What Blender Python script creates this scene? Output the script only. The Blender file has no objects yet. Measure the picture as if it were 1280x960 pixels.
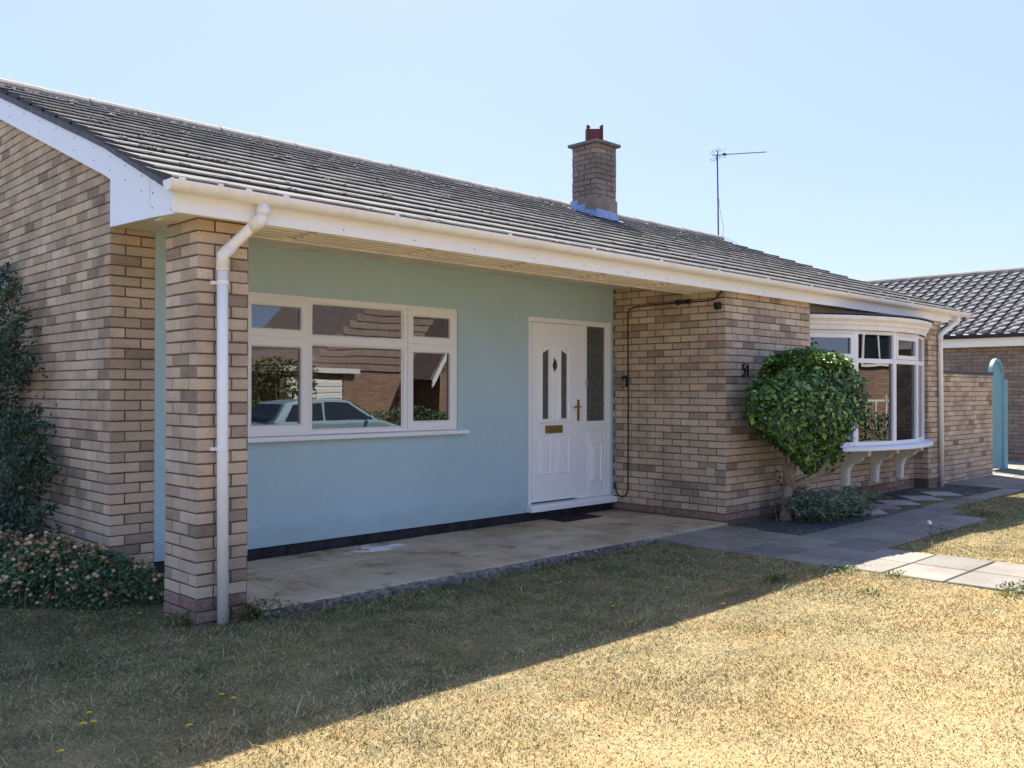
import bpy, bmesh, math, random
import numpy as np
from mathutils import Vector, Matrix
random.seed(7); rng = np.random.default_rng(7)
S = bpy.context.scene; COL = S.collection; R = math.radians

# ------------------------------------------------------------------ materials
def srgb(r, g, b): return tuple(((c/255)/12.92 if c/255 <= .04045 else ((c/255+.055)/1.055)**2.4) for c in (r, g, b)) + (1,)
class NT:
    def __init__(s, name):
        s.m = bpy.data.materials.new(name); s.m.use_nodes = True; s.t = s.m.node_tree
        s.b = s.t.nodes['Principled BSDF']; s.out = s.t.nodes['Material Output']
    def n(s, typ, **kw):
        x = s.t.nodes.new(typ)
        for k, v in kw.items():
            if k.startswith('i_'):
                key = k[2:]; key = int(key) if key.isdigit() else key.replace('_', ' ')
                x.inputs[key].default_value = v
            else: setattr(x, k, v)
        return x
    def l(s, a, b): s.t.links.new(a, b)
    def coord(s, kind='Object'):
        return s.n('ShaderNodeTexCoord').outputs[kind]
    def noise(s, scale, detail=3, rough=.6, vec=None, stretch=None):
        v = vec or s.coord()
        if stretch:
            mp = s.n('ShaderNodeMapping'); mp.inputs['Scale'].default_value = stretch; s.l(v, mp.inputs['Vector']); v = mp.outputs[0]
        x = s.n('ShaderNodeTexNoise'); x.inputs['Scale'].default_value = scale; x.inputs['Detail'].default_value = detail; x.inputs['Roughness'].default_value = rough
        s.l(v, x.inputs['Vector']); return x.outputs['Fac']
    def ramp(s, fac, stops, interp='LINEAR'):
        x = s.n('ShaderNodeValToRGB'); cr = x.color_ramp; cr.interpolation = interp
        while len(cr.elements) > 1: cr.elements.remove(cr.elements[-1])
        for i, (p, c) in enumerate(stops):
            e = cr.elements[0] if i == 0 else cr.elements.new(p)
            e.position = p; e.color = c if len(c) == 4 else (*c, 1)
        s.l(fac, x.inputs['Fac']); return x.outputs['Color']
    def mix(s, fac, a, b, mode='MIX'):
        x = s.n('ShaderNodeMix', data_type='RGBA', blend_type=mode)
        for v, k in ((fac, 0), (a, 6), (b, 7)):
            if isinstance(v, (int, float)): x.inputs[k].default_value = v
            elif isinstance(v, tuple): x.inputs[k].default_value = v if len(v) == 4 else (*v, 1)
            else: s.l(v, x.inputs[k])
        return x.outputs[2]
    def rand(s): return s.n('ShaderNodeNewGeometry').outputs['Random Per Island']
    def bump(s, h, strength=.3, dist=.01):
        x = s.n('ShaderNodeBump'); x.inputs['Strength'].default_value = strength; x.inputs['Distance'].default_value = dist
        s.l(h, x.inputs['Height']); s.l(x.outputs[0], s.b.inputs['Normal'])
    def done(s, col=None, rough=.8, spec=.3, metal=0):
        if col is not None:
            if isinstance(col, tuple): s.b.inputs['Base Color'].default_value = col if len(col) == 4 else (*col, 1)
            else: s.l(col, s.b.inputs['Base Color'])
        if isinstance(rough, (int, float)): s.b.inputs['Roughness'].default_value = rough
        else: s.l(rough, s.b.inputs['Roughness'])
        s.b.inputs['Specular IOR Level'].default_value = spec; s.b.inputs['Metallic'].default_value = metal
        return s.m
def simple(name, c, rough=.6, spec=.4, metal=0, var=.12, scale=6, bump=0, bscale=80):
    t = NT(name); n = t.noise(scale, 4)
    d = tuple(max(0, x*(1-var)) for x in c[:3]); u = tuple(min(1, x*(1+var)) for x in c[:3])
    col = t.ramp(n, [(.3, d), (.7, u)])
    if bump: t.bump(t.noise(bscale, 3), bump, .004)
    return t.done(col, rough, spec, metal)
def brick_mat(name, stops, stain=.35, dark=(.10, .08, .065)):
    t = NT(name); col = t.ramp(t.rand(), stops, 'LINEAR')
    n1 = t.noise(14, 5, .7); n2 = t.noise(2.1, 3); n3 = t.noise(90, 3, .7)
    col = t.mix(t.ramp(n1, [(.35, (0,0,0)), (.75, (.55,.55,.55))]), col, t.mix(.5, col, (.50, .44, .37)))
    n4 = t.noise(30, 4, .75, stretch=(1, 1, 2.2)); col = t.mix(t.ramp(n4, [(.38, (0,0,0)), (.62, (.45,)*3)]), col, t.mix(.55, col, (.62, .48, .34)))
    col = t.mix(t.ramp(n3, [(.30, (.5,.5,.5)), (.46, (0,0,0))]), col, dark)
    col = t.mix(t.ramp(n2, [(.45, (0,0,0)), (.7, (stain,)*3)]), col, dark)
    t.bump(t.noise(60, 4, .7), .45, .004)
    return t.done(col, .9, .15)
M = {}
M['brick'] = brick_mat('buff_brick', [(0, (.22,.16,.11)), (.08, (.35,.255,.175)), (.22, (.48,.36,.245)), (.38, (.57,.45,.325)), (.5, (.52,.40,.285)), (.62, (.63,.505,.365)), (.74, (.60,.44,.29)), (.84, (.67,.52,.345)), (.92, (.64,.445,.285)), (1, (.72,.62,.48))], .42)
M['brick_dark'] = brick_mat('weathered_brick', [(0, (.10,.085,.075)), (.4, (.17,.14,.12)), (.8, (.25,.20,.165)), (1, (.21,.14,.11))], .5)
M['brick_red'] = brick_mat('red_brick', [(0, (.13,.07,.055)), (.5, (.22,.105,.075)), (1, (.25,.16,.12))], .5)
M['brick_wing'] = brick_mat('orange_brick', [(0, (.30,.17,.11)), (1, (.44,.27,.18))], .2)
M['mortar'] = simple('mortar', (.15,.112,.08), .95, .1, var=.25, scale=9, bump=.4)
M['dpc'] = simple('damp_course', (.035,.033,.035), .85, .2, var=.5, scale=12, bump=.4)
def render_mat():
    t = NT('aqua_masonry_paint'); c = t.ramp(t.noise(.9, 4), [(.3, (.42,.575,.605)), (.7, (.47,.62,.65))])
    c = t.mix(t.ramp(t.noise(3.5, 5, .7, stretch=(1, 1, .35)), [(.5, (0,0,0)), (.8, (.3,)*3)]), c, (.46,.53,.50))
    c = t.mix(t.ramp(t.noise(11, 5, .75), [(.50, (0,0,0)), (.75, (.35,)*3)]), c, (.50,.66,.68))
    sep = t.n('ShaderNodeSeparateXYZ'); t.l(t.coord(), sep.inputs[0]); ad = t.n('ShaderNodeMath', operation='MULTIPLY_ADD'); t.l(t.noise(9, 5, .7), ad.inputs[0]); ad.inputs[1].default_value = -.35; t.l(sep.outputs['Z'], ad.inputs[2])
    c = t.mix(t.ramp(ad.outputs[0], [(0, (.22,)*3), (.12, (0,0,0))]), c, (.26,.28,.24))
    t.bump(t.noise(70, 4, .75), .5, .006); return t.done(c, .8, .25)
M['render'] = render_mat()
def upvc(name='white_plastic', base=(.80,.79,.765), dirt=.25):
    t = NT(name); c = t.mix(t.ramp(t.noise(4, 5, .7, stretch=(1, 1, 2.5)), [(.52, (0,0,0)), (.8, (dirt,)*3)]), base, (.50,.42,.30))
    return t.done(c, .35, .4)
M['white'] = upvc(base=(.89,.87,.81), dirt=.12); M['frame'] = upvc('white_window_plastic', (.85,.84,.82), .06); M['door'] = upvc('white_door_plastic', (.90,.895,.87), .03)
def gutter_mat(name, base=(.86,.84,.80)):
    t = NT(name); sx = t.noise(6, 4, .65, stretch=(1, .3, .3))
    c = t.mix(t.ramp(sx, [(.48, (0,0,0)), (.75, (.30,)*3)]), base, (.60,.46,.30)); return t.done(c, .4, .4)
M['gutter'] = gutter_mat('stained_white_gutter'); M['fascia'] = upvc('weathered_fascia', (.87,.88,.90), .12)
M['soffit'] = simple('cream_soffit', (.76,.70,.60), .6, .3, var=.12, scale=3)
M['bracket'] = simple('cream_bracket', (.82,.80,.75), .6, .3, var=.08)
def tile_mat(name, a, b, lich=(.42,.40,.34)):
    t = NT(name); c = t.ramp(t.rand(), [(0, a), (1, b)])
    c = t.mix(t.ramp(t.noise(38, 5, .75), [(.50, (0,0,0)), (.66, (.8,)*3)]), c, lich)
    c = t.mix(t.ramp(t.noise(3, 4), [(.45, (0,0,0)), (.75, (.5,)*3)]), c, (.10,.095,.09))
    t.bump(t.noise(70, 4, .7), .6, .006); return t.done(c, .9, .2)
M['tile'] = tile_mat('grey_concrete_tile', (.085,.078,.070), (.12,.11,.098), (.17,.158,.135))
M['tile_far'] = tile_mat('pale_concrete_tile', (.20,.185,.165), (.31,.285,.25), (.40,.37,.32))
M['tile_lip'] = tile_mat('lit_lichened_tile_edge', (.165,.152,.130), (.23,.212,.18), (.33,.30,.245))  # sunlit line of each course painted into the lip colour, with lichen speckle
M['tile_butt'] = tile_mat('shaded_dirty_tile_butt', (.045,.043,.042), (.07,.067,.065), (.12,.11,.10))  # shade on the tile fronts painted in as a darker tone, plus grime
M['tile_brown'] = tile_mat('brown_tile', (.24,.17,.135), (.34,.25,.20), (.4,.33,.27))
M['under'] = simple('roof_underlay', (.05,.05,.05), .95, .1)
M['ridge'] = tile_mat('ridge_tile', (.24,.21,.17), (.34,.30,.24), (.5,.46,.36))
M['moss'] = simple('dry_moss', (.50,.46,.36), .95, .1, var=.4, scale=40)
M['lead'] = simple('blue_grey_lead', (.27,.36,.52), .45, .5, .25, .25, 14)
M['lead_dark'] = simple('dark_lead', (.07,.075,.09), .6, .4, 0, .2)
M['pot'] = simple('terracotta_pot', (.13,.04,.038), .7, .3, var=.2)
M['black'] = simple('black_plastic', (.015,.015,.017), .45, .4)
M['metal_dark'] = simple('weathered_aerial_metal', (.07,.07,.075), .5, .5, .4)
M['grey'] = simple('grey_metal', (.28,.29,.30), .4, .5, .6)
M['brass'] = simple('aged_brass', (.36,.24,.09), .38, .5, .85, .2, 30)
M['bronze'] = simple('dark_bronze', (.05,.04,.03), .4, .5, .7)
M['gate'] = simple('turquoise_gate_paint', (.21,.42,.47), .5, .4, var=.08)
M['cable'] = simple('cable_rubber', (.035,.028,.025), .6, .3)
M['cable_white'] = simple('flaking_white_cable', (.45,.38,.33), .7, .3, var=.7, scale=45)
M['cream_box'] = simple('cream_plastic', (.50,.46,.33), .5, .4)
M['blind'] = simple('grey_brown_blind_fabric', (.72,.68,.63), .8, .1, var=.1)
M['inside'] = simple('interior_plaster', (.30,.27,.24), .9, .1)
M['carpet'] = simple('interior_floor', (.12,.10,.09), .95, .1)
M['mat'] = simple('doormat_rubber', (.05,.025,.03), .9, .1, var=.5, scale=30)
def glass_mat():
    t = NT('window_glass'); fr = t.n('ShaderNodeFresnel'); fr.inputs['IOR'].default_value = 2.3
    tr = t.n('ShaderNodeBsdfTransparent'); tr.inputs['Color'].default_value = (.86,.89,.87,1)
    gl = t.n('ShaderNodeBsdfGlossy'); gl.inputs['Roughness'].default_value = .004; gl.inputs['Color'].default_value = (.95,.97,1,1)
    b = t.n('ShaderNodeBump'); b.inputs['Strength'].default_value = .02; b.inputs['Distance'].default_value = .05
    t.l(t.noise(1.6, 1), b.inputs['Height']); t.l(b.outputs[0], gl.inputs['Normal'])
    mx = t.n('ShaderNodeMixShader'); t.l(fr.outputs[0], mx.inputs[0]); t.l(tr.outputs[0], mx.inputs[1]); t.l(gl.outputs[0], mx.inputs[2])
    t.l(mx.outputs[0], t.out.inputs['Surface']); return t.m
M['glass'] = glass_mat()
M['obscure'] = simple('obscured_door_glass', (.10,.11,.10), .18, .6, var=.25, scale=20, bump=.3, bscale=60)
def slab_mat(name, a, b, c_, stain=False):
    t = NT(name); c = t.ramp(t.rand(), [(0, a), (.5, b), (1, c_)])
    c = t.mix(t.ramp(t.noise(1.3, 5, .7), [(.42, (0,0,0)), (.62, (.55,)*3)]), c, tuple(x*.5*k_ for x, k_ in zip(a, (1.15, .95, .75))))
    c = t.mix(t.ramp(t.noise(120, 4, .8), [(.45, (0,0,0)), (.7, (.5,)*3)]), c, (.42,.39,.34))
    if stain:
        sp = t.n('ShaderNodeSeparateXYZ'); t.l(t.coord(), sp.inputs[0])
        def axis(out, c0, w):
            a = t.n('ShaderNodeMath', operation='SUBTRACT'); t.l(sp.outputs[out], a.inputs[0]); a.inputs[1].default_value = c0
            b = t.n('ShaderNodeMath', operation='DIVIDE'); t.l(a.outputs[0], b.inputs[0]); b.inputs[1].default_value = w
            p = t.n('ShaderNodeMath', operation='POWER'); t.l(b.outputs[0], p.inputs[0]); p.inputs[1].default_value = 2; return p.outputs[0]
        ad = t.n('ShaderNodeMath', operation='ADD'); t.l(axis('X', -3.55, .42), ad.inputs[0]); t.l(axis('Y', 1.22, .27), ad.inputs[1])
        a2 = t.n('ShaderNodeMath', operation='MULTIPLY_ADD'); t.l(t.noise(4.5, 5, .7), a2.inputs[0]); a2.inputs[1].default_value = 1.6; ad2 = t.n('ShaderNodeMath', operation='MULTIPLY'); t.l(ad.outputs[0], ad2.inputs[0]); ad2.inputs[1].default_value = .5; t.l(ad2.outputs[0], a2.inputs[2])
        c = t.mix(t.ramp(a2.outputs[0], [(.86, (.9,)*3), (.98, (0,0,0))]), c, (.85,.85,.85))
        c = t.mix(t.ramp(t.noise(2.6, 5, .75), [(.55, (0,0,0)), (.66, (.6,)*3)]), c, (.16,.10,.045))
    t.bump(t.noise(90, 4, .7), .4, .004); return t.done(c, t.ramp(t.noise(1.1, 3), [(.4, (.8,)*3), (.65, (.6,)*3)]), .3)
M['patio'] = slab_mat('buff_patio_slab', (.43,.32,.19), (.56,.44,.28), (.48,.41,.29), True)
M['path'] = slab_mat('grey_path_slab', (.135,.12,.098), (.20,.176,.14), (.26,.225,.17))
M['joint'] = simple('sandy_joint', (.05,.045,.035), .95, .1, var=.4, scale=20)
M['concrete'] = simple('rough_concrete', (.17,.155,.13), .95, .15, var=.7, scale=25, bump=.8, bscale=45)
M['slate'] = simple('slate_chip', (.085,.10,.115), .75, .3, var=.35, scale=30)
M['soil'] = simple('dark_soil', (.045,.04,.035), .95, .1, var=.4)
M['stone_a'] = simple('pale_sandstone', (.36,.33,.28), .85, .2, var=.15, bump=.3)
M['stone_b'] = simple('pink_sandstone', (.30,.21,.19), .85, .2, var=.15, bump=.3)
def lawn_mat(name, blades):
    t = NT(name); obj = t.coord(); sep = t.n('ShaderNodeSeparateXYZ'); t.l(obj, sep.inputs[0])
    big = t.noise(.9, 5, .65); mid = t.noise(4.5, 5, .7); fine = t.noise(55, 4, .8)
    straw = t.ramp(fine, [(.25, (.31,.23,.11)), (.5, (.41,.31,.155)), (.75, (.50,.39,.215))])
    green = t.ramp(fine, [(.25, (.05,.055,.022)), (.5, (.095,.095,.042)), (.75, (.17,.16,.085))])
    # turf greener near the house, darkened there as painted shade, parched further out, patchy
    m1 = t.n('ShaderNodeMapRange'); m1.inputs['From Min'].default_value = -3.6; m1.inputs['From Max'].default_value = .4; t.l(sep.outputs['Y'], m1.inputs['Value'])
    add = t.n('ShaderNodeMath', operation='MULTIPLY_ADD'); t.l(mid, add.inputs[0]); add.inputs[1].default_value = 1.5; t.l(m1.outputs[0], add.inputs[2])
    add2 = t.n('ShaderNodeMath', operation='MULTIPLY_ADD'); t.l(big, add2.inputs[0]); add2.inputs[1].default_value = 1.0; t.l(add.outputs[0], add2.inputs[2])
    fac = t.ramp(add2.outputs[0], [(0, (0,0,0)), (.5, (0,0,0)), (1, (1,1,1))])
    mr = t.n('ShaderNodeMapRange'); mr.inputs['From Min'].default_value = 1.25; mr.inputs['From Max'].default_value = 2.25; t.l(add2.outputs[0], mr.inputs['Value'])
    if blades:
        at = t.n('ShaderNodeAttribute', attribute_name='rnd'); v = at.outputs['Fac']
        straw = t.ramp(v, [(0, (.26,.19,.08)), (.3, (.41,.32,.135)), (.65, (.53,.42,.185)), (1, (.68,.58,.34))])
        green = t.ramp(v, [(0, (.06,.08,.028)), (.4, (.115,.15,.05)), (.75, (.21,.20,.10)), (1, (.38,.34,.22))])
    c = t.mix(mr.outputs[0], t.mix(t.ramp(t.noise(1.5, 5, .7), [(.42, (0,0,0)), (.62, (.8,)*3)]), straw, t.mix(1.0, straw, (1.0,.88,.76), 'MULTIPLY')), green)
    c = t.mix(t.ramp(t.noise(7, 4, .7), [(.60, (0,0,0)), (.72, (.5,)*3)]), c, t.mix(1.0, c, (.62,.80,.50), 'MULTIPLY'))
    c = t.mix(t.ramp(t.noise(2.2, 4), [(.52, (0,0,0)), (.75, (.5,)*3)]), c, t.mix(.5, c, (.42,.26,.15)))
    if not blades: t.bump(fine, .9, .02)
    return t.done(c, .85, .15)
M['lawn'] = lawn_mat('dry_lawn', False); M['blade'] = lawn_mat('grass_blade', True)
def leaf_mat(name, stops, rough=.35, spec=.5, trans=.15):
    t = NT(name); c = t.ramp(t.rand(), stops)
    t.done(c, rough, spec)
    if trans:
        tl = t.n('ShaderNodeBsdfTranslucent'); t.l(t.mix(.5, c, (.25,.40,.04)), tl.inputs['Color'])
        mx = t.n('ShaderNodeMixShader'); mx.inputs[0].default_value = trans
        t.l(t.b.outputs[0], mx.inputs[1]); t.l(tl.outputs[0], mx.inputs[2]); t.l(mx.outputs[0], t.out.inputs['Surface'])
    return t.m
M['leaf'] = leaf_mat('glossy_green_leaf', [(0, (.015,.04,.010)), (.45, (.045,.12,.022)), (.8, (.12,.26,.045)), (1, (.34,.48,.11))], .38, .45)
M['leaf_blue'] = leaf_mat('blue_green_leaf', [(0, (.012,.028,.018)), (.6, (.032,.070,.042)), (1, (.09,.14,.07))], .5, .35, .1)
M['leaf_silver'] = leaf_mat('silvery_leaf', [(0, (.07,.10,.065)), (.5, (.20,.26,.18)), (1, (.42,.47,.36))], .6, .3, .1)
M['leaf_mid'] = leaf_mat('sedum_leaf', [(0, (.035,.07,.035)), (.6, (.08,.15,.075)), (1, (.16,.24,.10))], .5, .35, .1)
M['leaf_olive'] = leaf_mat('olive_leaf', [(0, (.05,.055,.015)), (.6, (.12,.12,.035)), (1, (.20,.17,.05))], .5, .3, .2)
M['head'] = leaf_mat('faded_flower', [(0, (.15,.08,.04)), (.35, (.30,.18,.09)), (.75, (.46,.32,.16)), (1, (.62,.50,.30))], .85, .1, 0)
M['bark'] = simple('smooth_bark', (.36,.29,.21), .85, .2, var=.35, scale=18, bump=.5, bscale=40)
M['bark_dark'] = simple('dark_bark', (.08,.06,.045), .9, .1, var=.3, scale=18, bump=.5)
M['yellow'] = simple('yellow_petal', (.80,.62,.02), .7, .2, var=.1, scale=60)
M['stem'] = simple('flower_stem', (.16,.20,.07), .7, .2)
M['seedhead'] = simple('white_seed_fluff', (.72,.70,.66), .9, .1)
M['asphalt'] = simple('asphalt', (.06,.06,.06), .9, .2, var=.2, scale=30, bump=.3)
M['kerb'] = simple('concrete_kerb', (.30,.29,.27), .9, .2)
M['carblue'] = simple('pale_blue_car_paint', (.34,.47,.52), .2, .6, .3, .03)
M['carblack'] = simple('dark_car_paint', (.02,.022,.028), .15, .6, 0, .03)
M['carglass'] = simple('car_window_glass', (.02,.03,.035), .05, .8, 0, .03)
M['tyre'] = simple('tyre_rubber', (.02,.02,.02), .85, .2)
M['alloy'] = simple('wheel_alloy', (.5,.5,.52), .3, .5, .8)
M['lamp_clear'] = simple('headlamp_lens', (.6,.62,.65), .1, .7)
M['lamp_red'] = simple('tail_lamp_lens', (.35,.02,.02), .2, .6)
M['curtain'] = simple('net_curtain', (.55,.54,.5), .8, .1)

# ------------------------------------------------------------------ mesh helpers
class MB:
    def __init__(s): s.v = []; s.f = []; s.mi = []
    def add(s, vs, fs, m=0):
        o = len(s.v); s.v += [tuple(v) for v in vs]; s.f += [tuple(i+o for i in f) for f in fs]; s.mi += [m]*len(fs)
    def box(s, x0, x1, y0, y1, z0, z1, m=0):
        s.add([(x0,y0,z0),(x1,y0,z0),(x1,y1,z0),(x0,y1,z0),(x0,y0,z1),(x1,y0,z1),(x1,y1,z1),(x0,y1,z1)],
              [(0,3,2,1),(4,5,6,7),(0,1,5,4),(1,2,6,5),(2,3,7,6),(3,0,4,7)], m)
    def prism(s, poly, d0, d1, axis='Y', m=0):
        # poly: 2-D points; axis Y -> (x,z), X -> (y,z), Z -> (x,y)
        def P(a, b, d): return {'Y': (a, d, b), 'X': (d, a, b), 'Z': (a, b, d)}[axis]
        n = len(poly); vs = [P(a, b, d0) for a, b in poly]+[P(a, b, d1) for a, b in poly]
        s.add(vs, [tuple(range(n))[::-1], tuple(range(n, 2*n))]+[(i, (i+1) % n, n+(i+1) % n, n+i) for i in range(n)], m)
    def tube(s, pts, r, seg=10, m=0, caps=True):
        pts = [Vector(p) for p in pts]; rs = r if isinstance(r, (list, tuple)) else [r]*len(pts)
        up = Vector((0, 0, 1)); rings = []; prev = None
        for i, p in enumerate(pts):
            t = (pts[min(i+1, len(pts)-1)]-pts[max(i-1, 0)]).normalized()
            if prev is None:
                a = t.cross(up)
                if a.length < .05: a = t.cross(Vector((1, 0, 0)))
            else: a = prev-t*prev.dot(t)
            a.normalize(); prev = a; b = t.cross(a)
            rings.append([p+(a*math.cos(k*2*math.pi/seg)+b*math.sin(k*2*math.pi/seg))*rs[i] for k in range(seg)])
        vs = [v for rg in rings for v in rg]; fs = []
        for i in range(len(rings)-1):
            for k in range(seg): fs.append((i*seg+k, i*seg+(k+1) % seg, (i+1)*seg+(k+1) % seg, (i+1)*seg+k))
        if caps: fs += [tuple(range(seg))[::-1], tuple((len(rings)-1)*seg+k for k in range(seg))]
        s.add(vs, fs, m)
    def lathe(s, c, prof, seg=16, m=0):   # prof (r,z) about vertical axis through c
        vs = [(c[0]+r*math.cos(k*2*math.pi/seg), c[1]+r*math.sin(k*2*math.pi/seg), c[2]+z) for r, z in prof for k in range(seg)]
        fs = [(i*seg+k, i*seg+(k+1) % seg, (i+1)*seg+(k+1) % seg, (i+1)*seg+k) for i in range(len(prof)-1) for k in range(seg)]
        fs += [tuple(range(seg))[::-1], tuple((len(prof)-1)*seg+k for k in range(seg))]; s.add(vs, fs, m)
    def blob(s, c, r, sub=1, jit=.15, sq=(1, 1, 1), m=0):
        bm = bmesh.new(); bmesh.ops.create_icosphere(bm, subdivisions=sub, radius=1)
        vs = [(c[0]+v.co.x*r*sq[0]*random.uniform(1-jit, 1+jit), c[1]+v.co.y*r*sq[1]*random.uniform(1-jit, 1+jit), c[2]+v.co.z*r*sq[2]*random.uniform(1-jit, 1+jit)) for v in bm.verts]
        bm.verts.index_update(); s.add(vs, [tuple(v.index for v in f.verts) for f in bm.faces], m); bm.free()
    def build(s, name, mats, parent=None, bevel=0, smooth=False, fix=False):
        me = bpy.data.meshes.new(name); me.from_pydata(s.v, [], s.f)
        if not isinstance(mats, (list, tuple)): mats = [mats]
        for m in mats: me.materials.append(M[m])
        if len(mats) > 1: me.polygons.foreach_set('material_index', s.mi)
        if smooth: me.polygons.foreach_set('use_smooth', [True]*len(me.polygons))
        if fix:
            bm = bmesh.new(); bm.from_mesh(me); bmesh.ops.recalc_face_normals(bm, faces=bm.faces); bm.to_mesh(me); bm.free()
        me.update(); o = bpy.data.objects.new(name, me); COL.objects.link(o)
        if parent: o.parent = parent; o.matrix_parent_inverse = Matrix.Translation(-Vector(parent.matrix_world_loc)) if False else o.matrix_parent_inverse
        if parent:
            loc = world_loc(parent); o.location = (-loc[0], -loc[1], -loc[2])
        if bevel:
            md = o.modifiers.new('bevel', 'BEVEL'); md.width = bevel; md.segments = 2; md.limit_method = 'ANGLE'
        return o
def world_loc(o):
    l = Vector(o.location)
    while o.parent: o = o.parent; l += Vector(o.location)
    return l
def tag(o, label, cat, group=None, kind=None):
    if label: o['label'] = label
    if cat: o['category'] = cat
    if group: o['group'] = group
    if kind: o['kind'] = kind
    return o
def thing(name, label, cat, loc=(0, 0, 0), group=None):
    o = bpy.data.objects.new(name, None); COL.objects.link(o); o.location = loc; o.empty_display_size = .1
    return tag(o, label, cat, group)
def struct(o): o['kind'] = 'structure'; return o
def copy_tree(o, parent=None):
    c = o.copy(); COL.objects.link(c)
    if parent: c.parent = parent
    for ch in list(o.children): copy_tree(ch, c)
    return c

def bricks(mb, o, u, n, length, z0, z1, phase=0, skip=None, start=0, m=0, proud=.005, rough=.0016, inset=0.0):
    """brick faces standing proud of a mortar wall: o corner, u along wall, n outward"""
    o = Vector(o); u = Vector(u); n = Vector(n); k = 0; z = z0
    while z < z1-.02:
        h = min(.065, z1-z); off = 0 if (k+phase) % 2 == 0 else -.1125; a = off
        while a < length-.02:
            b = min(a+.215, length-inset); a0 = max(a, inset)
            if b-a0 > .03 and not (skip and skip(a0, b, z, z+h)):
                p = proud+random.uniform(-rough, rough); c = .0035; j = lambda: random.uniform(-.0018, .0018)
                B0, B1 = a0+j()*(a0 > inset), b+j()*(b < length-inset); Z0, Z1 = z+j(), z+h+j()
                tl = random.uniform(-.0012, .0012)
                vs = [o+u*x+n*d+Vector((0, 0, zz)) for x, zz, d in ((B0, Z0, -.012), (B1, Z0, -.012), (B1, Z1, -.012), (B0, Z1, -.012),
                      (B0, Z0, p-c), (B1, Z0, p-c+tl), (B1, Z1, p-c+tl), (B0, Z1, p-c), (B0+c, Z0+c, p), (B1-c, Z0+c, p+tl), (B1-c, Z1-c, p+tl), (B0+c, Z1-c, p))]
                mb.add(vs, [(0,1,5,4),(1,2,6,5),(2,3,7,6),(3,0,4,7),(4,5,9,8),(5,6,10,9),(6,7,11,10),(7,4,8,11),(8,9,10,11)], m)
            a += .225
        z += .075; k += 1
def leaves(centers, normals_dir, size, width=.5, jitter=.6, fold=.15):
    """one mesh of small folded leaves; arrays in, (verts, faces) out"""
    n = len(centers); c = np.asarray(centers, float); d = np.asarray(normals_dir, float)+rng.normal(0, jitter, (n, 3))
    d /= np.linalg.norm(d, axis=1)[:, None]+1e-9
    t = np.cross(d, rng.normal(0, 1, (n, 3))); t /= np.linalg.norm(t, axis=1)[:, None]+1e-9
    b = np.cross(d, t); s = (np.asarray(size)*rng.uniform(.7, 1.25, n))[:, None]; w = s*width
    v = np.stack([c-t*s*.5, c-b*w*.5+d*s*fold, c+t*s*.5, c+b*w*.5+d*s*fold, c-t*s*.05], 1)
    # two halves folded on the midrib (tip, side, base, centre)
    idx = np.arange(n)[:, None]*5
    f = np.concatenate([idx+np.array([[0, 1, 4, 3]]), idx+np.array([[4, 1, 2, 3]])], 0)
    return v.reshape(-1, 3), f
def np_mesh(name, v, f, mat, parent=None, attr=None, smooth=False):
    me = bpy.data.meshes.new(name); nv, nf, k = len(v), len(f), f.shape[1]
    me.vertices.add(nv); me.vertices.foreach_set('co', v.astype(np.float32).ravel())
    me.loops.add(nf*k); me.loops.foreach_set('vertex_index', f.astype(np.int32).ravel())
    me.polygons.add(nf); me.polygons.foreach_set('loop_start', (np.arange(nf)*k).astype(np.int32))
    me.materials.append(M[mat]); me.update(calc_edges=True)
    if attr is not None:
        a = me.attributes.new('rnd', 'FLOAT', 'POINT'); a.data.foreach_set('value', attr.astype(np.float32))
    if smooth: me.polygons.foreach_set('use_smooth', np.ones(nf, bool))
    o = bpy.data.objects.new(name, me); COL.objects.link(o)
    if parent:
        o.parent = parent; l = world_loc(parent); o.location = (-l[0], -l[1], -l[2])
    return o

# ------------------------------------------------------------------ dimensions (metres)
L = 1.497                      # depth of the porch recess
GX = -5.68                     # gable wall / pier left face
WX = 5.83                      # right end wall
RS = .373; RY0, RZ0 = -.13, 2.545     # roof slope, eave line
RIDGE_Y = 4.22; RIDGE_Z = RZ0+RS*(RIDGE_Y-RY0)
def roofz(y): return RZ0+RS*(y-RY0) if y <= RIDGE_Y else RIDGE_Z-RS*(y-RIDGE_Y)
BACK = 8.5

# ------------------------------------------------------------------ ground
def gz(x, y):
    """lawn height"""
    return -.046-.030*math.exp(-((y-.3)/.6)**2)*min(1, max(0, (-1.2-x)/.8)) - .012*max(0, -y-4.5) + .008*math.sin(x*1.3)*math.sin(y*1.1)
def lawn_sheet():
    mb = MB(); xs = np.linspace(-16, 16, 81); ys = np.linspace(-8, 7, 76)
    vs = [(x, y, gz(x, y)) for y in ys for x in xs]; nx = len(xs)
    mb.add(vs, [(j*nx+i, j*nx+i+1, (j+1)*nx+i+1, (j+1)*nx+i) for j in range(len(ys)-1) for i in range(nx-1)])
    return struct(mb.build('lawn', 'lawn', smooth=True))
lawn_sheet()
g = MB(); g.add([(-400,-400,-.42),(400,-400,-.42),(400,400,-.42),(-400,400,-.42)], [(0,1,2,3)]); struct(g.build('ground', 'lawn'))
g = MB(); g.box(-60, 60, -14.5, -9.2, -.6, -.30); struct(g.build('road', 'asphalt'))
g = MB(); g.box(-60, 60, -9.2, -9.05, -.6, -.20); g.box(-60, 60, -14.65, -14.5, -.6, -.20); struct(g.build('kerb', 'kerb', bevel=.015))
g = MB(); g.box(-60, 60, -9.05, -7.9, -.6, -.204); g.box(-60, 60, -16.3, -14.65, -.6, -.204); struct(g.build('pavement', 'kerb'))

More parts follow.
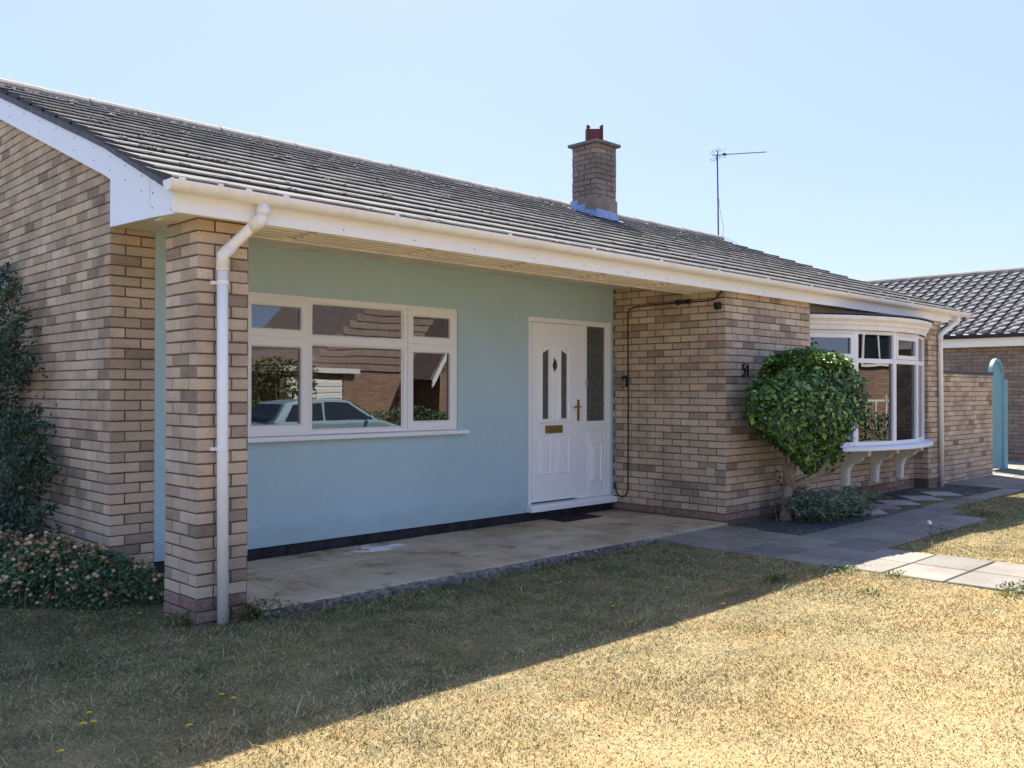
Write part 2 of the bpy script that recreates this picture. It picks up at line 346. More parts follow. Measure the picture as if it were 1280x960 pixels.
# slabs ------------------------------------------------------------
def slab(mb, x0, x1, y0, y1, z, gap=.014, th=.045, tilt=.002):
    x0 += gap/2; x1 -= gap/2; y0 += gap/2; y1 -= gap/2; c = .006
    a, b = random.uniform(-tilt, tilt), random.uniform(-tilt, tilt)
    zz = lambda x, y: z+a*(x-x0)/(x1-x0)+b*(y-y0)/(y1-y0)
    P = [(x0, y0), (x1, y0), (x1, y1), (x0, y1)]; Q = [(x0+c, y0+c), (x1-c, y0+c), (x1-c, y1-c), (x0+c, y1-c)]
    vs = [(x, y, z-th) for x, y in P]+[(x, y, zz(x, y)-c) for x, y in P]+[(x, y, zz(x, y)) for x, y in Q]
    mb.add(vs, [(0,1,5,4),(1,2,6,5),(2,3,7,6),(3,0,4,7),(4,5,9,8),(5,6,10,9),(6,7,11,10),(7,4,8,11),(8,9,10,11)])
mb = MB()
rows = [(-.04, .45), (.45, .90), (.90, L-.01)]
for r, (y0, y1) in enumerate(rows):
    x = -6.0+(.3 if r % 2 else 0)
    x = GX+.36 if r == 0 else GX+.34
    first = True
    while x < -.01:
        w = (.35 if (r % 2 and first) else .60) ; first = False
        x1 = min(x+w, 0 if x+w < -.15 else -.004)
        if not (r == 0 and x > -1.35 and False): slab(mb, x, x1, y0, y1, 0)
        x = x1
struct(mb.build('patio', 'patio'))
mb = MB(); mb.box(GX+.34, -.004, 0.0, L-.01, -.3, -.02); struct(mb.build('patio_base', 'joint'))
# ragged concrete haunch along the patio's lawn edge
mb = MB(); n = 130; pr = []
for i in range(n+1):
    x = -5.33+(3.98)*i/n; q = lambda s: random.uniform(-s, s)
    yb = -.075+q(.015)+.025*math.sin(x*2.1); pr.append([(x, -.02, -.02), (x, -.040+q(.006), -.012+q(.004)), (x, yb+.015, -.035+q(.010)), (x, yb, -.13), (x, -.02, -.16)])
vs = [p for a in pr for p in a]; fs = [(i*5+k, i*5+k+1, (i+1)*5+k+1, (i+1)*5+k) for i in range(n) for k in range(4)]
mb.add(vs, fs)
for i in range(500):
    x = random.uniform(-5.3, -1.3); y = random.uniform(-.10, -.03); mb.blob((x, y, -.05+random.uniform(-.02, .02)+(y+.08)*.3), random.uniform(.004, .013), 1, .35, (1, 1, .7))
struct(mb.build('patio_edging', 'concrete'))
# path slabs (grey), flush with the turf, z = -.03
PZ = -.03
mb = MB()
for r, (y0, y1) in enumerate([(-.85, -.41), (-.41, -.045)]):      # link from patio corner to the branch
    x = -1.30
    while x < -.05: x1 = min(x+.42, -.03); slab(mb, x, x1, y0, y1, PZ+.012 if r else PZ); x = x1
for r, (y0, y1) in enumerate([(-1.29, -.85), (-1.73, -1.29)]):
    x = -1.30-(.0 if r else .0)
    while x < 3.0:
        x1 = min(x+(.6 if not (r == 1 and x < -1.29) else .3), 3.02 if r == 0 else 2.55); 
        if x1-x < .06: break
        slab(mb, x, x1, y0, y1, PZ); x = x1
yy = -1.73
while yy > -7.6:
    for x0, x1 in ((-1.27, -.72), (-.72, -.17)):
        k = (yy+1.73)*-.08; slab(mb, x0+k*.4, x1+k*.9 if x1 > -.3 else x1+k*.4, yy-.45, yy, PZ-.01*max(0, -yy-4.5))
    yy -= .45
x = 3.02
while x < 6.0: slab(mb, x, x+.6, -1.07, -.80, PZ); x += .6
x = 6.02
while x < 11.8:
    y = -1.25
    while y < 2.9: slab(mb, x, x+.6, y, y+.45, PZ+.005); y += .45
    x += .6
struct(mb.build('path', 'path'))
mb = MB(); z1 = PZ-.018
mb.box(-1.30, -.03, -.85, -.05, -.3, z1); mb.box(-1.30, 2.78, -1.73, -.85, -.3, z1); mb.box(3.0, 6.0, -1.07, -.85, -.3, z1-.002); mb.box(6.0, 11.9, -1.25, 2.9, -.3, z1)
mb.box(-1.26, -.2, -7.6, -1.73, -.3, z1-.01); struct(mb.build('path_base', 'joint'))
# slate bed
def blanket(mb, poly_test, x0, x1, y0, y1, n, z, s0, s1):
    for i in range(n):
        x = random.uniform(x0, x1); y = random.uniform(y0, y1)
        if not poly_test(x, y): continue
        s = random.uniform(s0, s1); a = random.uniform(0, math.pi); t1 = random.uniform(-.5, .5); t2 = random.uniform(-.5, .5)
        ca, sa = math.cos(a)*s, math.sin(a)*s; w = random.uniform(.4, .8)
        P = [(-1, -w), (.2, -w*.9), (1, .1*w), (.4, w), (-.8, w*.7)]
        vs = []
        for h in (-.004, .004):
            for px, py in P: vs.append((x+ca*px-sa*py, y+sa*px+ca*py, z+random.uniform(-.003, .003)+h+px*s*t1+py*s*t2))
        mb.add(vs, [(4,3,2,1,0),(5,6,7,8,9)]+[(k, (k+1) % 5, 5+(k+1) % 5, 5+k) for k in range(5)])
mb = MB(); mb.box(-.03, 5.97, -.85, .2, -.3, -.062); struct(mb.build('soil', 'soil'))
mb = MB(); blanket(mb, lambda x, y: y < -.03 or (1.83 < x < 5.35), -.02, 5.95, -.84, .19, 9000, -.052, .010, .024)
o = mb.build('slate_chippings', 'slate'); tag(o, 'blue grey slate chippings spread over the bed along the house front', 'slate chippings', kind='stuff')
# diamond stepping stones in the slate
stones = [((2.70,-.42), 'pink', 'stone_b'), ((3.28,-.42), 'pale', 'stone_a'), ((3.98,-.42), 'pale', 'stone_a'), ((4.68,-.42), 'pale', 'stone_a'), ((2.15,-.58), 'grey', 'stone_a')]
sl = ['pinkish diamond stepping stone lying in the slate bed', 'pale diamond stepping stone just right of the pink one in the slate', 'middle one of the pale diamond stones in the slate bed', 'diamond stone in the slate nearest the right hand downpipe', 'small grey stepping stone in the slate beside the low shrub']
for ((x, y), c, mm), lb in zip(stones, sl):
    mb = MB(); w, h = (.30, .29) if c != 'grey' else (.26, .19); mb.prism([(x-w, y), (x, y-h), (x+w, y), (x, y+h)], -.075, -.028, 'Z')
    o = mb.build('stepping_stone', mm, bevel=.006); tag(o, lb, 'stepping stone', 'diamond stones set in the slate bed')

# ------------------------------------------------------------------ grass blades
def in_paving(x, y):
    a = (x > -1.30) & (x < -.03) & (y > -1.74)
    b = (x > -1.3) & (x < 2.55) & (y > -1.74)
    c = (x > 2.5) & (x < 3.03) & (y > -1.74+(x-2.5)*.55)
    d = (x > 3.0) & (y > -1.08+.01)
    dd = (x > 6.0) & (y > -1.27)
    k = (-y-1.73)*.08
    e = (y <= -1.73) & (x > -1.27+k*.4) & (x < -.17+k*.9)
    f = (x > GX-.02) & (y > -.075+.025*np.sin(x*2.1)) & (x < 0)
    h = (x > GX-.0) & (x < GX+.36) & (y > .10)
    bed = (x < GX+.1) & (y > .95+(-5.7-x)*1.0)
    return a | b | c | d | dd | e | (f & ~((x < GX+.36) & (y < .10))) | h | bed
def grass():
    cx, cy = -8.2, -5.16; V = []; F = []; A = []
    N = 1250000
    d = rng.uniform(0, 1, N)**.75*13.5+2.3; th = rng.uniform(R(44.6-40), R(44.6+52), N)   # angle from +Y towards +X
    x = cx+d*np.sin(th); y = cy+d*np.cos(th)
    # small clumps
    cl = rng.normal(0, .012, (N, 2)); x += cl[:, 0]; y += cl[:, 1]
    keep = ~in_paving(x, y) & (y < 3) & (x < 10); x = x[keep]; y = y[keep]; d = d[keep]; n = len(x)
    patch = .5+.5*np.sin(x*3.1+1.3*np.sin(y*2.3))*np.sin(y*2.7+1.1*np.sin(x*1.9))
    bed_edge = np.exp(-((y+1.74)/.05)**2)+np.exp(-(np.abs(y+.17)/.05)**2)
    h = rng.uniform(.006, .017, n)*(.7+.6*patch)*(1+1.3*(rng.uniform(0, 1, n) < .05))*(1+1.6*np.clip(bed_edge, 0, 1)*rng.uniform(0, 1, n)); w = rng.uniform(.0011, .0021, n)*(1+d*.10)
    a = rng.uniform(0, 2*np.pi, n); lean = rng.uniform(.5, 2.2, n)*h; la = rng.uniform(0, 2*np.pi, n)
    zz = -.046-.030*np.exp(-((y-.3)/.6)**2)*np.clip((-1.2-x)/.8, 0, 1)-.012*np.maximum(0, -y-4.5)+.008*np.sin(x*1.3)*np.sin(y*1.1)-.003
    ux, uy = np.cos(a)*w, np.sin(a)*w; lx, ly = np.cos(la)*lean, np.sin(la)*lean
    v = np.stack([np.stack([x-ux, y-uy, zz], 1), np.stack([x+ux, y+uy, zz], 1), np.stack([x+ux*.7+lx*.4, y+uy*.7+ly*.4, zz+h*.6], 1), np.stack([x+lx, y+ly, zz+h], 1), np.stack([x-ux*.7+lx*.4, y-uy*.7+ly*.4, zz+h*.6], 1)], 1).reshape(-1, 3)
    idx = np.arange(n)[:, None]*5
    f = np.concatenate([idx+np.array([[0, 1, 2, 4]]), ], 0); f2 = idx+np.array([[4, 2, 3, 3]])
    # use two tri sets for tip
    tri = np.concatenate([idx+np.array([[0, 1, 2]]), idx+np.array([[0, 2, 4]]), idx+np.array([[4, 2, 3]])], 0)
    r = np.repeat(rng.uniform(0, 1, n), 5)
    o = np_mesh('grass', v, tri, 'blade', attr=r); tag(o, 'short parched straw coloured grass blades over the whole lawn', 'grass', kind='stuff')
grass()

# ------------------------------------------------------------------ bungalow
H = thing('bungalow', 'long low buff brick bungalow with aqua rendered porch wall and grey tiled roof', 'bungalow', (0, 0, 0))
WT = .25
# gable wall (left end)
mb = MB()
def gable_poly(x0, x1, yA, yB, zb, drop=.05):
    return [(yA, zb), (yB, zb), (yB, roofz(yB)-drop), (RIDGE_Y, RIDGE_Z-drop), (yA, roofz(yA)-drop)]
mb.prism(gable_poly(0, 0, L, BACK-.4, -.3), GX, GX+WT, 'X', 1)
bricks(mb, (GX, L-.004, 0), (0, 1, 0), (-1, 0, 0), 5.3, -.21, 4.2, 0, skip=lambda a, b, z0, z1: z1 > roofz(L+a)-.10)
mb.build('gable_wall', ['brick', 'mortar'], H, fix=False)
# return brick panel on the front left of the porch wall
mb = MB(); mb.box(GX+.001, -5.36, L+.001, L+.25, -.3, 2.55, 1)
bricks(mb, (GX, L, 0), (1, 0, 0), (0, -1, 0), .325, -.21, 2.535, 1, proud=.006)
mb.build('brick_return', ['brick', 'mortar'], H)
# rendered wall with window and door openings
wx0, wx1, wz0, wz1 = -4.66, -2.385, .985, 2.15
dx0, dx1, dz1 = -1.405, -.046, 2.14
mb = MB(); y0, y1 = L-.012, L+.25
for x0, x1, z0, z1 in ((-5.357, wx0, .09, 2.545), (wx0, wx1, .09, wz0-.04), (wx0, wx1, wz1, 2.545), (wx1, dx0, .09, 2.545), (dx0, dx1, dz1, 2.545), (dx1, -.008, .09, 2.545)):
    mb.box(x0, x1, y0, y1, z0, z1)
mb.build('rendered_wall', 'render', H)
mb = MB(); mb.box(-5.36, dx0-.02, L+.004, L+.2, -.2, .088, 0)
bricks(mb, (-5.36, L+.004, 0), (1, 0, 0), (0, -1, 0), 3.9, .012, .087, 0, proud=.004)
mb.box(dx0-.02, -.008, L+.006, L+.2, -.2, .088, 0); mb.build('plinth', ['dpc'], H)
# projecting wing: side wall (x=0), front wall (y=0), recess under the bow
mb = MB(); mb.box(.0, .25, .012, 3.0, -.3, 2.56, 1); mb.box(.012, 1.80, .001, .25, -.3, 2.45, 1)
bricks(mb, (0, 0, 0), (0, 1, 0), (-1, 0, 0), L-.008, .09, 2.545, 1, inset=.0)
bricks(mb, (0, 0, 0), (1, 0, 0), (0, -1, 0), 1.81, .09, 2.40, 0, inset=.003)
mb.box(1.56, 1.80, .25, .6, -.3, 2.45, 1); bricks(mb, (1.81, .2, 0), (0, -1, 0), (1, 0, 0), .2, .09, 2.40, 1, inset=.004)
mb.build('brick_wall', ['brick', 'mortar'], H)
mb = MB(); bricks(mb, (0, .002, 0), (1, 0, 0), (0, -1, 0), 1.81, .012, .08, 0, proud=.010); bricks(mb, (.002, 0, 0), (0, 1, 0), (-1, 0, 0), L-.01, .012, .08, 0, proud=.010, inset=.003)
mb.build('brick_plinth', 'brick_red', H); mb = MB(); bricks(mb, (1.81, .2, 0), (1, 0, 0), (0, -1, 0), 3.56, -.065, .08, 0, proud=.006)
mb.build('brick_plinth', 'brick_red', H); mb = MB(); bricks(mb, (5.37, .002, 0), (1, 0, 0), (0, -1, 0), .46, -.065, .08, 0, proud=.010)
mb.build('brick_plinth', ['brick_red'], H)
mb = MB(); mb.box(1.81, 5.37, .201, .45, -.3, .64, 1); mb.box(1.81, 5.37, .201, .45, 2.22, 2.45, 1); mb.box(1.80, 1.93, .203, .45, .6, 2.3, 1); mb.box(5.24, 5.37, .203, .45, .6, 2.3, 1)
bricks(mb, (1.81, .2, 0), (1, 0, 0), (0, -1, 0), 3.56, .09, .62, 0)
mb.box(5.372, WX-.001, .001, 3, -.3, 2.45, 1); bricks(mb, (5.37, 0, 0), (1, 0, 0), (0, -1, 0), .46, .09, 2.40, 0, inset=.003); bricks(mb, (5.37, .2, 0), (0, -1, 0), (-1, 0, 0), .2, .09, 2.40, 1, inset=.0)
mb.build('bay_wall', ['brick', 'mortar'], H)
mb = MB(); mb.prism(gable_poly(0, 0, .25, BACK-.4, -.3), WX-WT, WX, 'X', 1); bricks(mb, (WX, .003, 0), (0, 1, 0), (1, 0, 0), 8.0, -.2, 4.2, 0, skip=lambda a, b, z0, z1: z1 > roofz(a)-.12 or z1 > 2.4 and a < .3)
mb.build('end_wall', ['brick', 'mortar'], H)
mb = MB(); mb.box(GX+WT, WX-WT, BACK-.65, BACK-.4, -.3, 2.5); mb.box(GX+WT, WX-WT, 5.2, 5.3, -.1, 2.45); mb.box(.3, .4, L+.3, 5.2, -.1, 2.45); mb.build('inner_wall', 'inside', H)
mb = MB(); mb.box(GX+WT, -.01, L+.25, 5.2, -.2, .03); mb.box(.25, WX-WT, .45, 5.2, -.2, .03); mb.build('interior_floor', 'carpet', H)
# pier
mb = MB(); px0, px1, py0, py1 = GX, GX+.336, .12, .56
mb.box(px0+.001, px1-.001, py0+.001, py1-.001, -.3, 2.42, 1)
bricks(mb, (px0, py0, 0), (1, 0, 0), (0, -1, 0), .336, .09, 2.405, 1, inset=.0, proud=.006, rough=.003)
bricks(mb, (px0, py0+.003, 0), (0, 1, 0), (-1, 0, 0), .437, .09, 2.405, 0, proud=.006, rough=.003)
bricks(mb, (px1, py1, 0), (0, -1, 0), (1, 0, 0), .437, .09, 2.405, 0, inset=.003)
bricks(mb, (px1, py1, 0), (-1, 0, 0), (0, 1, 0), .336, .09, 2.405, 0, inset=.003)
bricks(mb, (px0, py0, 0), (1, 0, 0), (0, -1, 0), .336, -.135, .08, 1, m=2, proud=.011, rough=.004)
bricks(mb, (px0, py0+.003, 0), (0, 1, 0), (-1, 0, 0), .437, -.135, .08, 0, m=2, proud=.011, rough=.004)
bricks(mb, (px1, py1, 0), (0, -1, 0), (1, 0, 0), .437, -.135, .08, 0, m=2, inset=.003)
mb.build('porch_pier', ['brick', 'mortar', 'brick_red'], H)['label'] = 'square brick pier holding up the porch corner'
# ceilings / soffit
mb = MB()
SZ = 2.40
mb.box(-5.93, 5.90, -.068, -.045, SZ, SZ+.02)        # front lip
groups = []
x = -5.88
while x < 5.85:
    groups.append((x, min(x+.92, 5.85))); x += 1.0
yb_end = .43
def sofx(y): return -5.70-.17*max(0, min(1, (L-y)/1.56))
mb.prism([(sofx(-.05)+.01, -.045), (5.88, -.045), (5.88, -.004), (.0, -.004), (0, yb_end), (GX+.338, yb_end), (GX+.338, .118), (GX-.002, .118), (GX-.002, yb_end), (sofx(yb_end)+.01, yb_end)], SZ+.012, SZ+.03, 'Z')
for (a, b) in groups:                                 # raised ribs between the vent slots
    for k in range(5):
        y = -.03+k*.085; xa, xb = a, min(b, 5.85)
        if k > 0 and xb > -.02: xb = -.02
        if xa < GX+.34 and k >= 1: xa = GX+.345
        if k == 0 and xb > 5.8: xb = 5.8
        if xb-xa > .05: mb.box(xa, xb, y, y+.045 if not (k == 0) else y+.024, SZ-.004, SZ+.013)
mb.box(GX+.34, -.01, yb_end-.03, yb_end, SZ-.012, SZ+.014)
mb.box(GX+.34, -.01, yb_end-.001, yb_end+.012, SZ+.0, 2.535)
mb.build('soffit', 'soffit', H, bevel=.002)
mb = MB(); mb.prism([(GX+.0, yb_end+.012), (-.008, yb_end+.012), (-.008, L-.012), (GX+.0, L-.012)], 2.53, 2.545, 'Z')
mb.prism([(sofx(yb_end)+.012, yb_end), (GX-.001, yb_end), (GX-.001, L-.012), (sofx(L)+.012, L-.012)], 2.53, 2.542, 'Z')
mb.box(-5.81, GX+.338, yb_end+.001, yb_end+.012, 2.42, 2.545)
mb.box(1.80, 5.38, .0, .2, 2.412, 2.43); mb.box(1.812, 5.368, .188, .2, 2.30, 2.411)
mb.build('porch_ceiling', 'soffit', H)
mb = MB(); mb.box(GX+WT, WX-WT, L+.25, BACK-.65, 2.46, 2.5); mb.box(.25, WX-WT, .26, L+.25, 2.46, 2.5); mb.build('ceiling', 'inside', H)
# fascia (jointed boards) + end boards
mb = MB(); joints = [-5.93, -2.76, .62, 2.2, 5.93, 6.40]
for a, b in zip(joints[:-1], joints[1:]):
    mb.box(a+.0015, b-.0015, -.085, -.066, (2.385 if b < 6 else 2.425), RZ0+.0)
fas = mb.build('fascia', 'fascia', H, bevel=.003)
def screw(par, x, y, z, r=.0055, sq=(.4, 1, 1)):
    b = MB(); b.blob((x, y, z), r, 1, 0, sq); b.build('screw', 'black', par)
for x in [-5.35+.6*i for i in range(20)]: screw(fas, x+random.uniform(-.05, .05), -.0865, 2.425, .0055, (1, .4, 1))
def barge(name, pts, zlow, zhigh, th=.02, mat='fascia'):
    """board following plan points (x,y) with lower/upper z functions"""
    mb = MB(); vs = []
    for (x, y) in pts: vs += [(x, y, zlow(y)), (x, y, zhigh(y)), (x+th, y, zlow(y)), (x+th, y, zhigh(y))]
    fs = []
    for i in range(len(pts)-1):
        a = i*4; b = a+4; fs += [(a, a+1, b+1, b), (a+2, b+2, b+3, a+3), (a+1, a+3, b+3, b+1), (a, b, b+2, a+2)]
    fs += [(0, 2, 3, 1), (len(vs)-4, len(vs)-3, len(vs)-1, len(vs)-2)]
    mb.add(vs, fs); return mb
gx = lambda y: sofx(y) if y < L else -5.70
bt = lambda y: (.02 if y > 1.2 else .02)
ZT = lambda y: min(roofz(y)-.045, 2.72+.369*(y-.40)+.0) if y > .3 else roofz(y)-.02
ys = [RIDGE_Y, 3.4, 2.6, 2.0, L, 1.0, .46]
mb = barge('b', [(gx(y)-.024, y) for y in ys], lambda y: ZT(y)-.215, lambda y: ZT(y)); 
ys2 = [RIDGE_Y+.001, 5.5, BACK-.2]; mb2 = barge('b', [(-5.724, y) for y in ys2], lambda y: roofz(y)-.26, lambda y: roofz(y)-.03); mb.add(mb2.v, mb2.f)
bg = mb.build('bargeboard', 'fascia', H, bevel=.002, fix=True)
ys = [1.37, 1.0, .46]; mb = barge('b', [(gx(y)-.018, y) for y in ys], lambda y: 2.505-.07*(1.37-y)/.91, lambda y: ZT(y)-.20)
mb2 = barge('b', [(gx(y)-.020, y) for y in (.458, .2, -.068)], lambda y: 2.435-.05*(.46-y)/.53, lambda y: roofz(y)-.03); mb.add(mb2.v, mb2.f); 
bx = mb.build('eave_end_board', 'fascia', H, bevel=.002, fix=True)
for y in (3.7, 3.3, 2.9, 2.5, 2.1, 1.7, 1.35, .98, .62):
    for dz in (.055, .15): screw(bg, gx(y)-.0265, y, ZT(y)-dz, .0055)
for y, z in ((.38, 2.66), (.40, 2.58), (.41, 2.49), (-.0, 2.47), (.02, 2.56)): screw(bx, gx(y)-.0215, y, z, .0065)
# right-hand verge board
mb = barge('b', [(6.36, y) for y in (-.06, RIDGE_Y)], lambda y: roofz(y)-.20, lambda y: roofz(y)-.02); mb.build('bargeboard', 'fascia', H, fix=True)
# roof ------------------------------------------------------------
SL = math.atan(RS); cs, sn = math.cos(SL), math.sin(SL)
XR = 6.46
def left_edge(y): return -5.765-.21*max(0, min(1, (L-y)/1.6))
mb = MB()
top = [(left_edge(-.1)+.03, RY0+.02), (XR-.03, RY0+.02), (XR-.03, RIDGE_Y), (left_edge(4)+.03, RIDGE_Y), (left_edge(L)+.03, L)]
vs = [(x, y, roofz(y)-.002) for x, y in top]+[(x, y, roofz(y)-.03) for x, y in top]; mb.add(vs, [(0,1,2,3,4), (9,8,7,6,5)]+[(i, 5+i, 5+(i+1) % 5, (i+1) % 5) for i in range(5)])
vs = [(-5.72, RIDGE_Y, RIDGE_Z), (XR-.03, RIDGE_Y, RIDGE_Z), (XR-.03, BACK, roofz(BACK)), (-5.72, BACK, roofz(BACK))]
mb.add(vs+[(a, b, c-.05) for a, b, c in vs], [(0,1,2,3), (7,6,5,4), (0,4,5,1), (1,5,6,2), (2,6,7,3), (3,7,4,0)])
roof = mb.build('roof', 'under', H)
mb = MB(); gauge = .335; slen = (RIDGE_Y-RY0)/cs; nc = int(slen/gauge)+1; TW = .33
def rp(x, s, h): return (x, RY0+s*cs-h*sn, RZ0+s*sn+h*cs)
for i in range(nc):
    s0 = i*gauge-.03+ (0 if i else .0); s1 = min(s0+gauge+.06, slen+.02); ymid = RY0+s0*cs
    x = left_edge(ymid); xe = XR; k = 0; x -= 0
    xx = x+(.165 if i % 2 else 0)
    cuts = [x]+[xx+TW*j for j in range(1 if xx > x else 1, 60) if xx+TW*j < xe-.06]+[xe]
    if xx > x: cuts = [x, xx]+cuts[1:] if xx-x > .05 else cuts
    wob = [random.uniform(-.0025, .0025) for _ in cuts]
    for a, b in zip(cuts[:-1], cuts[1:]):
        if b-a < .02: continue
        e = .0015; dh = random.uniform(-.0015, .0015); ds = random.uniform(-.004, .004); th = .044+dh; w1 = random.uniform(-.002, .002)
        a += e; b -= e; c = .008; lipw = random.uniform(.030, .055)
        m4 = [a, a+(b-a)*.33, a+(b-a)*.66, b]
        vs = []
        for q, xq in enumerate(m4):
            hh = th+w1*q/3+random.uniform(-.0012, .0012)
            vs += [rp(xq, s0+ds, .004), rp(xq, s0+ds, hh-c), rp(xq, s0+ds+c*1.6, hh), rp(xq, s0+ds+lipw, hh-.003), rp(xq, s1, .017+dh*.3), rp(xq, s1, .0)]
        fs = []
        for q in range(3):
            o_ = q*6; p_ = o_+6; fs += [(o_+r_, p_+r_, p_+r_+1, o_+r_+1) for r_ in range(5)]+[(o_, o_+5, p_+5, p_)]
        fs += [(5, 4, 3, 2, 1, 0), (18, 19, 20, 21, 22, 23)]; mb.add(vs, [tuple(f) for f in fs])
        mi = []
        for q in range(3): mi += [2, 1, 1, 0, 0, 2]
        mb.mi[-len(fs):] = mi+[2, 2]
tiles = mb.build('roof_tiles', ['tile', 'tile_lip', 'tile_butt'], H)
# ridge tiles
mb = MB(); x = -5.80
while x < XR-.05:
    x1 = min(x+.46, XR+.02); prof = []
    for k in range(9):
        a = math.pi*(k/8)*.86+math.pi*.07; prof.append((RIDGE_Y-math.cos(a)*.135, RIDGE_Z-.035+math.sin(a)*.125))
    jz = random.uniform(-.004, .006); vs = []
    for xx, e in ((x, 1.0), (x1-.004, .96)):
        for (y, z) in prof: vs.append((xx, RIDGE_Y+(y-RIDGE_Y)*e, z+jz))
        for (y, z) in prof[::-1]: vs.append((xx, RIDGE_Y+(y-RIDGE_Y)*e*.86, RIDGE_Z-.03+(z-RIDGE_Z+.03)*.86+jz))
    mb.add(vs, [(k, (k+1) % 18, 18+(k+1) % 18, 18+k) for k in range(18)]+[(k, k+1, 16-k, 17-k) for k in range(8)]+[(18+k+1, 18+k, 18+17-k, 18+16-k) for k in range(8)])
    x = x1
for i in range(900):
    x = random.uniform(-5.8, XR); sd = random.choice((-1, -1, 1)); mb.blob((x, RIDGE_Y+sd*random.uniform(.105, .15), RIDGE_Z-.035+random.uniform(-.01, .02)), random.uniform(.010, .026), 1, .3)
mb.build('ridge_tiles', 'ridge', roof, smooth=False)
# verge mortar / undercloak seen on the left slope and moss tufts on the tiles
mb = MB(); vs = []; nseg = 60
for i in range(nseg+1):
    y = RY0+.04+(RIDGE_Y-RY0-.05)*i/nseg; x = left_edge(y)+.022; q = random.uniform(-.004, .004)
    vs += [(x+q, y, roofz(y)-.06), (x-.004+q, y, roofz(y)-.02+q), (x+q*.5, y, roofz(y)+.018), (x+.09, y, roofz(y)+.012), (x+.09, y, roofz(y)-.06)]
mb.add(vs, [(i*5+k, (i+1)*5+k, (i+1)*5+(k+1) % 5, i*5+(k+1) % 5) for i in range(nseg) for k in range(5)]+[tuple(range(5)), tuple(nseg*5+k for k in range(5))[::-1]])
mb.build('verge_mortar', 'lead_dark', roof)
mb = MB()
for i in range(220):
    c = random.randrange(nc); s = c*gauge-.03+random.uniform(-.004, .02) if random.random() < .7 else random.uniform(0, slen)
    x = random.uniform(-5.6, 6.3) if random.random() < .5 else random.choice([-5.2, -3.6, -2.4, .4, 2.6, 4.1])+random.gauss(0, .35)
    x = max(-5.6, min(6.3, x)); h = .044-.025*((s-(c*gauge-.03))/gauge if s > c*gauge else 0)
    for q in range(random.choice((1, 2, 3, 4))):
        mb.blob(rp(x+random.gauss(0, .03), s+random.gauss(0, .008), h), random.uniform(.005, .014), 1, .35, (1.5, 1, .7))
o = mb.build('moss', 'moss', roof); o['kind'] = 'stuff'
# gutter -----------------------------------------------------------
def half_round(mb, x0, x1, yc, zc, r, th=.004, n=12):
    vs = []
    for xx in (x0, x1):
        for k in range(n+1):
            a = math.pi+math.pi*k/n; vs.append((xx, yc+math.cos(a)*r, zc+math.sin(a)*r))
        for k in range(n, -1, -1):
            a = math.pi+math.pi*k/n; vs.append((xx, yc+math.cos(a)*(r-th), zc+math.sin(a)*(r-th)))
    m = 2*(n+1); mb.add(vs, [(k, m+k, m+(k+1) % m, (k+1) % m) for k in range(m)]+[tuple(range(m))[::-1], tuple(range(m, 2*m))])
GY, GZ, GR = -.150, 2.548, .060
mb = MB(); half_round(mb, -5.985, 6.50, GY, GZ, GR)
for xx in (-5.99, 6.497):
    vs = [(xx+d, GY+math.cos(math.pi+math.pi*k/12)*(GR+.003), GZ+.004+math.sin(math.pi+math.pi*k/12)*(GR+.003)) for d in (0, .008) for k in range(13)]
    mb.add(vs, [tuple(range(13)), tuple(range(13, 26))[::-1]]+[(k, 13+k, 13+(k+1) % 13, (k+1) % 13) for k in range(13)])
gut = mb.build('gutter', 'gutter', H, smooth=False)
def gbrk(x, w=.03):
    b = MB(); half_round(b, x-w/2, x+w/2, GY, GZ+.004, GR+.006, .006); b.box(x-w/2, x+w/2, GY-GR-.006, GY-GR+.006, GZ+.002, GZ+.012); return b
for x in (-5.70, -4.42, -3.34, -2.35, -1.4, -.45, .5, 1.45, 2.4, 3.35, 4.3, 5.2): gbrk(x).build('gutter_bracket', 'gutter', gut)
for x in (-5.93, -5.52, -5.27, 5.98, 6.22, 6.45): gbrk(x, .035).build('gutter_union', 'gutter', gut)
# downpipes
def smooth_path(pts, n=6):
    P = [Vector(p) for p in pts]; out = []
    for i in range(len(P)-1):
        p0, p1, p2, p3 = P[max(i-1, 0)], P[i], P[i+1], P[min(i+2, len(P)-1)]
        for k in range(n):
            t = k/n; out.append(.5*((2*p1)+(-p0+p2)*t+(2*p0-5*p1+4*p2-p3)*t*t+(-p0+3*p1-3*p2+p3)*t**3))
    out.append(P[-1]); return out
mb = MB(); PR = .034
YP = .055
mb.tube([(-5.393, GY, 2.50), (-5.393, GY, 2.44), (-5.398, GY+.006, 2.415), (-5.535, YP-.02, 2.215), (-5.552, YP, 2.18), (-5.552, YP, 2.10)], PR, 18)
mb.tube([(-5.553, YP, 2.11), (-5.548, YP, 1.0), (-5.541, YP, -.10)], PR, 18)
dp = mb.build('downpipe', 'white', H, smooth=True)
mb = MB()
mb.tube([(-5.393, GY, 2.478), (-5.393, GY, 2.425)], PR+.005, 18); mb.build('pipe_socket', 'gutter', dp, smooth=True); mb = MB(); mb.tube([(-5.397, GY+.004, 2.435), (-5.402, GY+.012, 2.395), (-5.435, GY+.06, 2.352)], PR+.0045, 18)
mb.build('pipe_socket', 'gutter', dp, smooth=True); mb = MB(); mb.tube([(-5.517, YP-.05, 2.243), (-5.552, YP-.002, 2.19), (-5.553, YP, 2.10)], PR+.0045, 18)
mb.tube([(-5.552, YP, 2.105), (-5.552, YP, 2.095)], PR+.007, 18); mb.build('pipe_socket', 'gutter', dp, smooth=True)
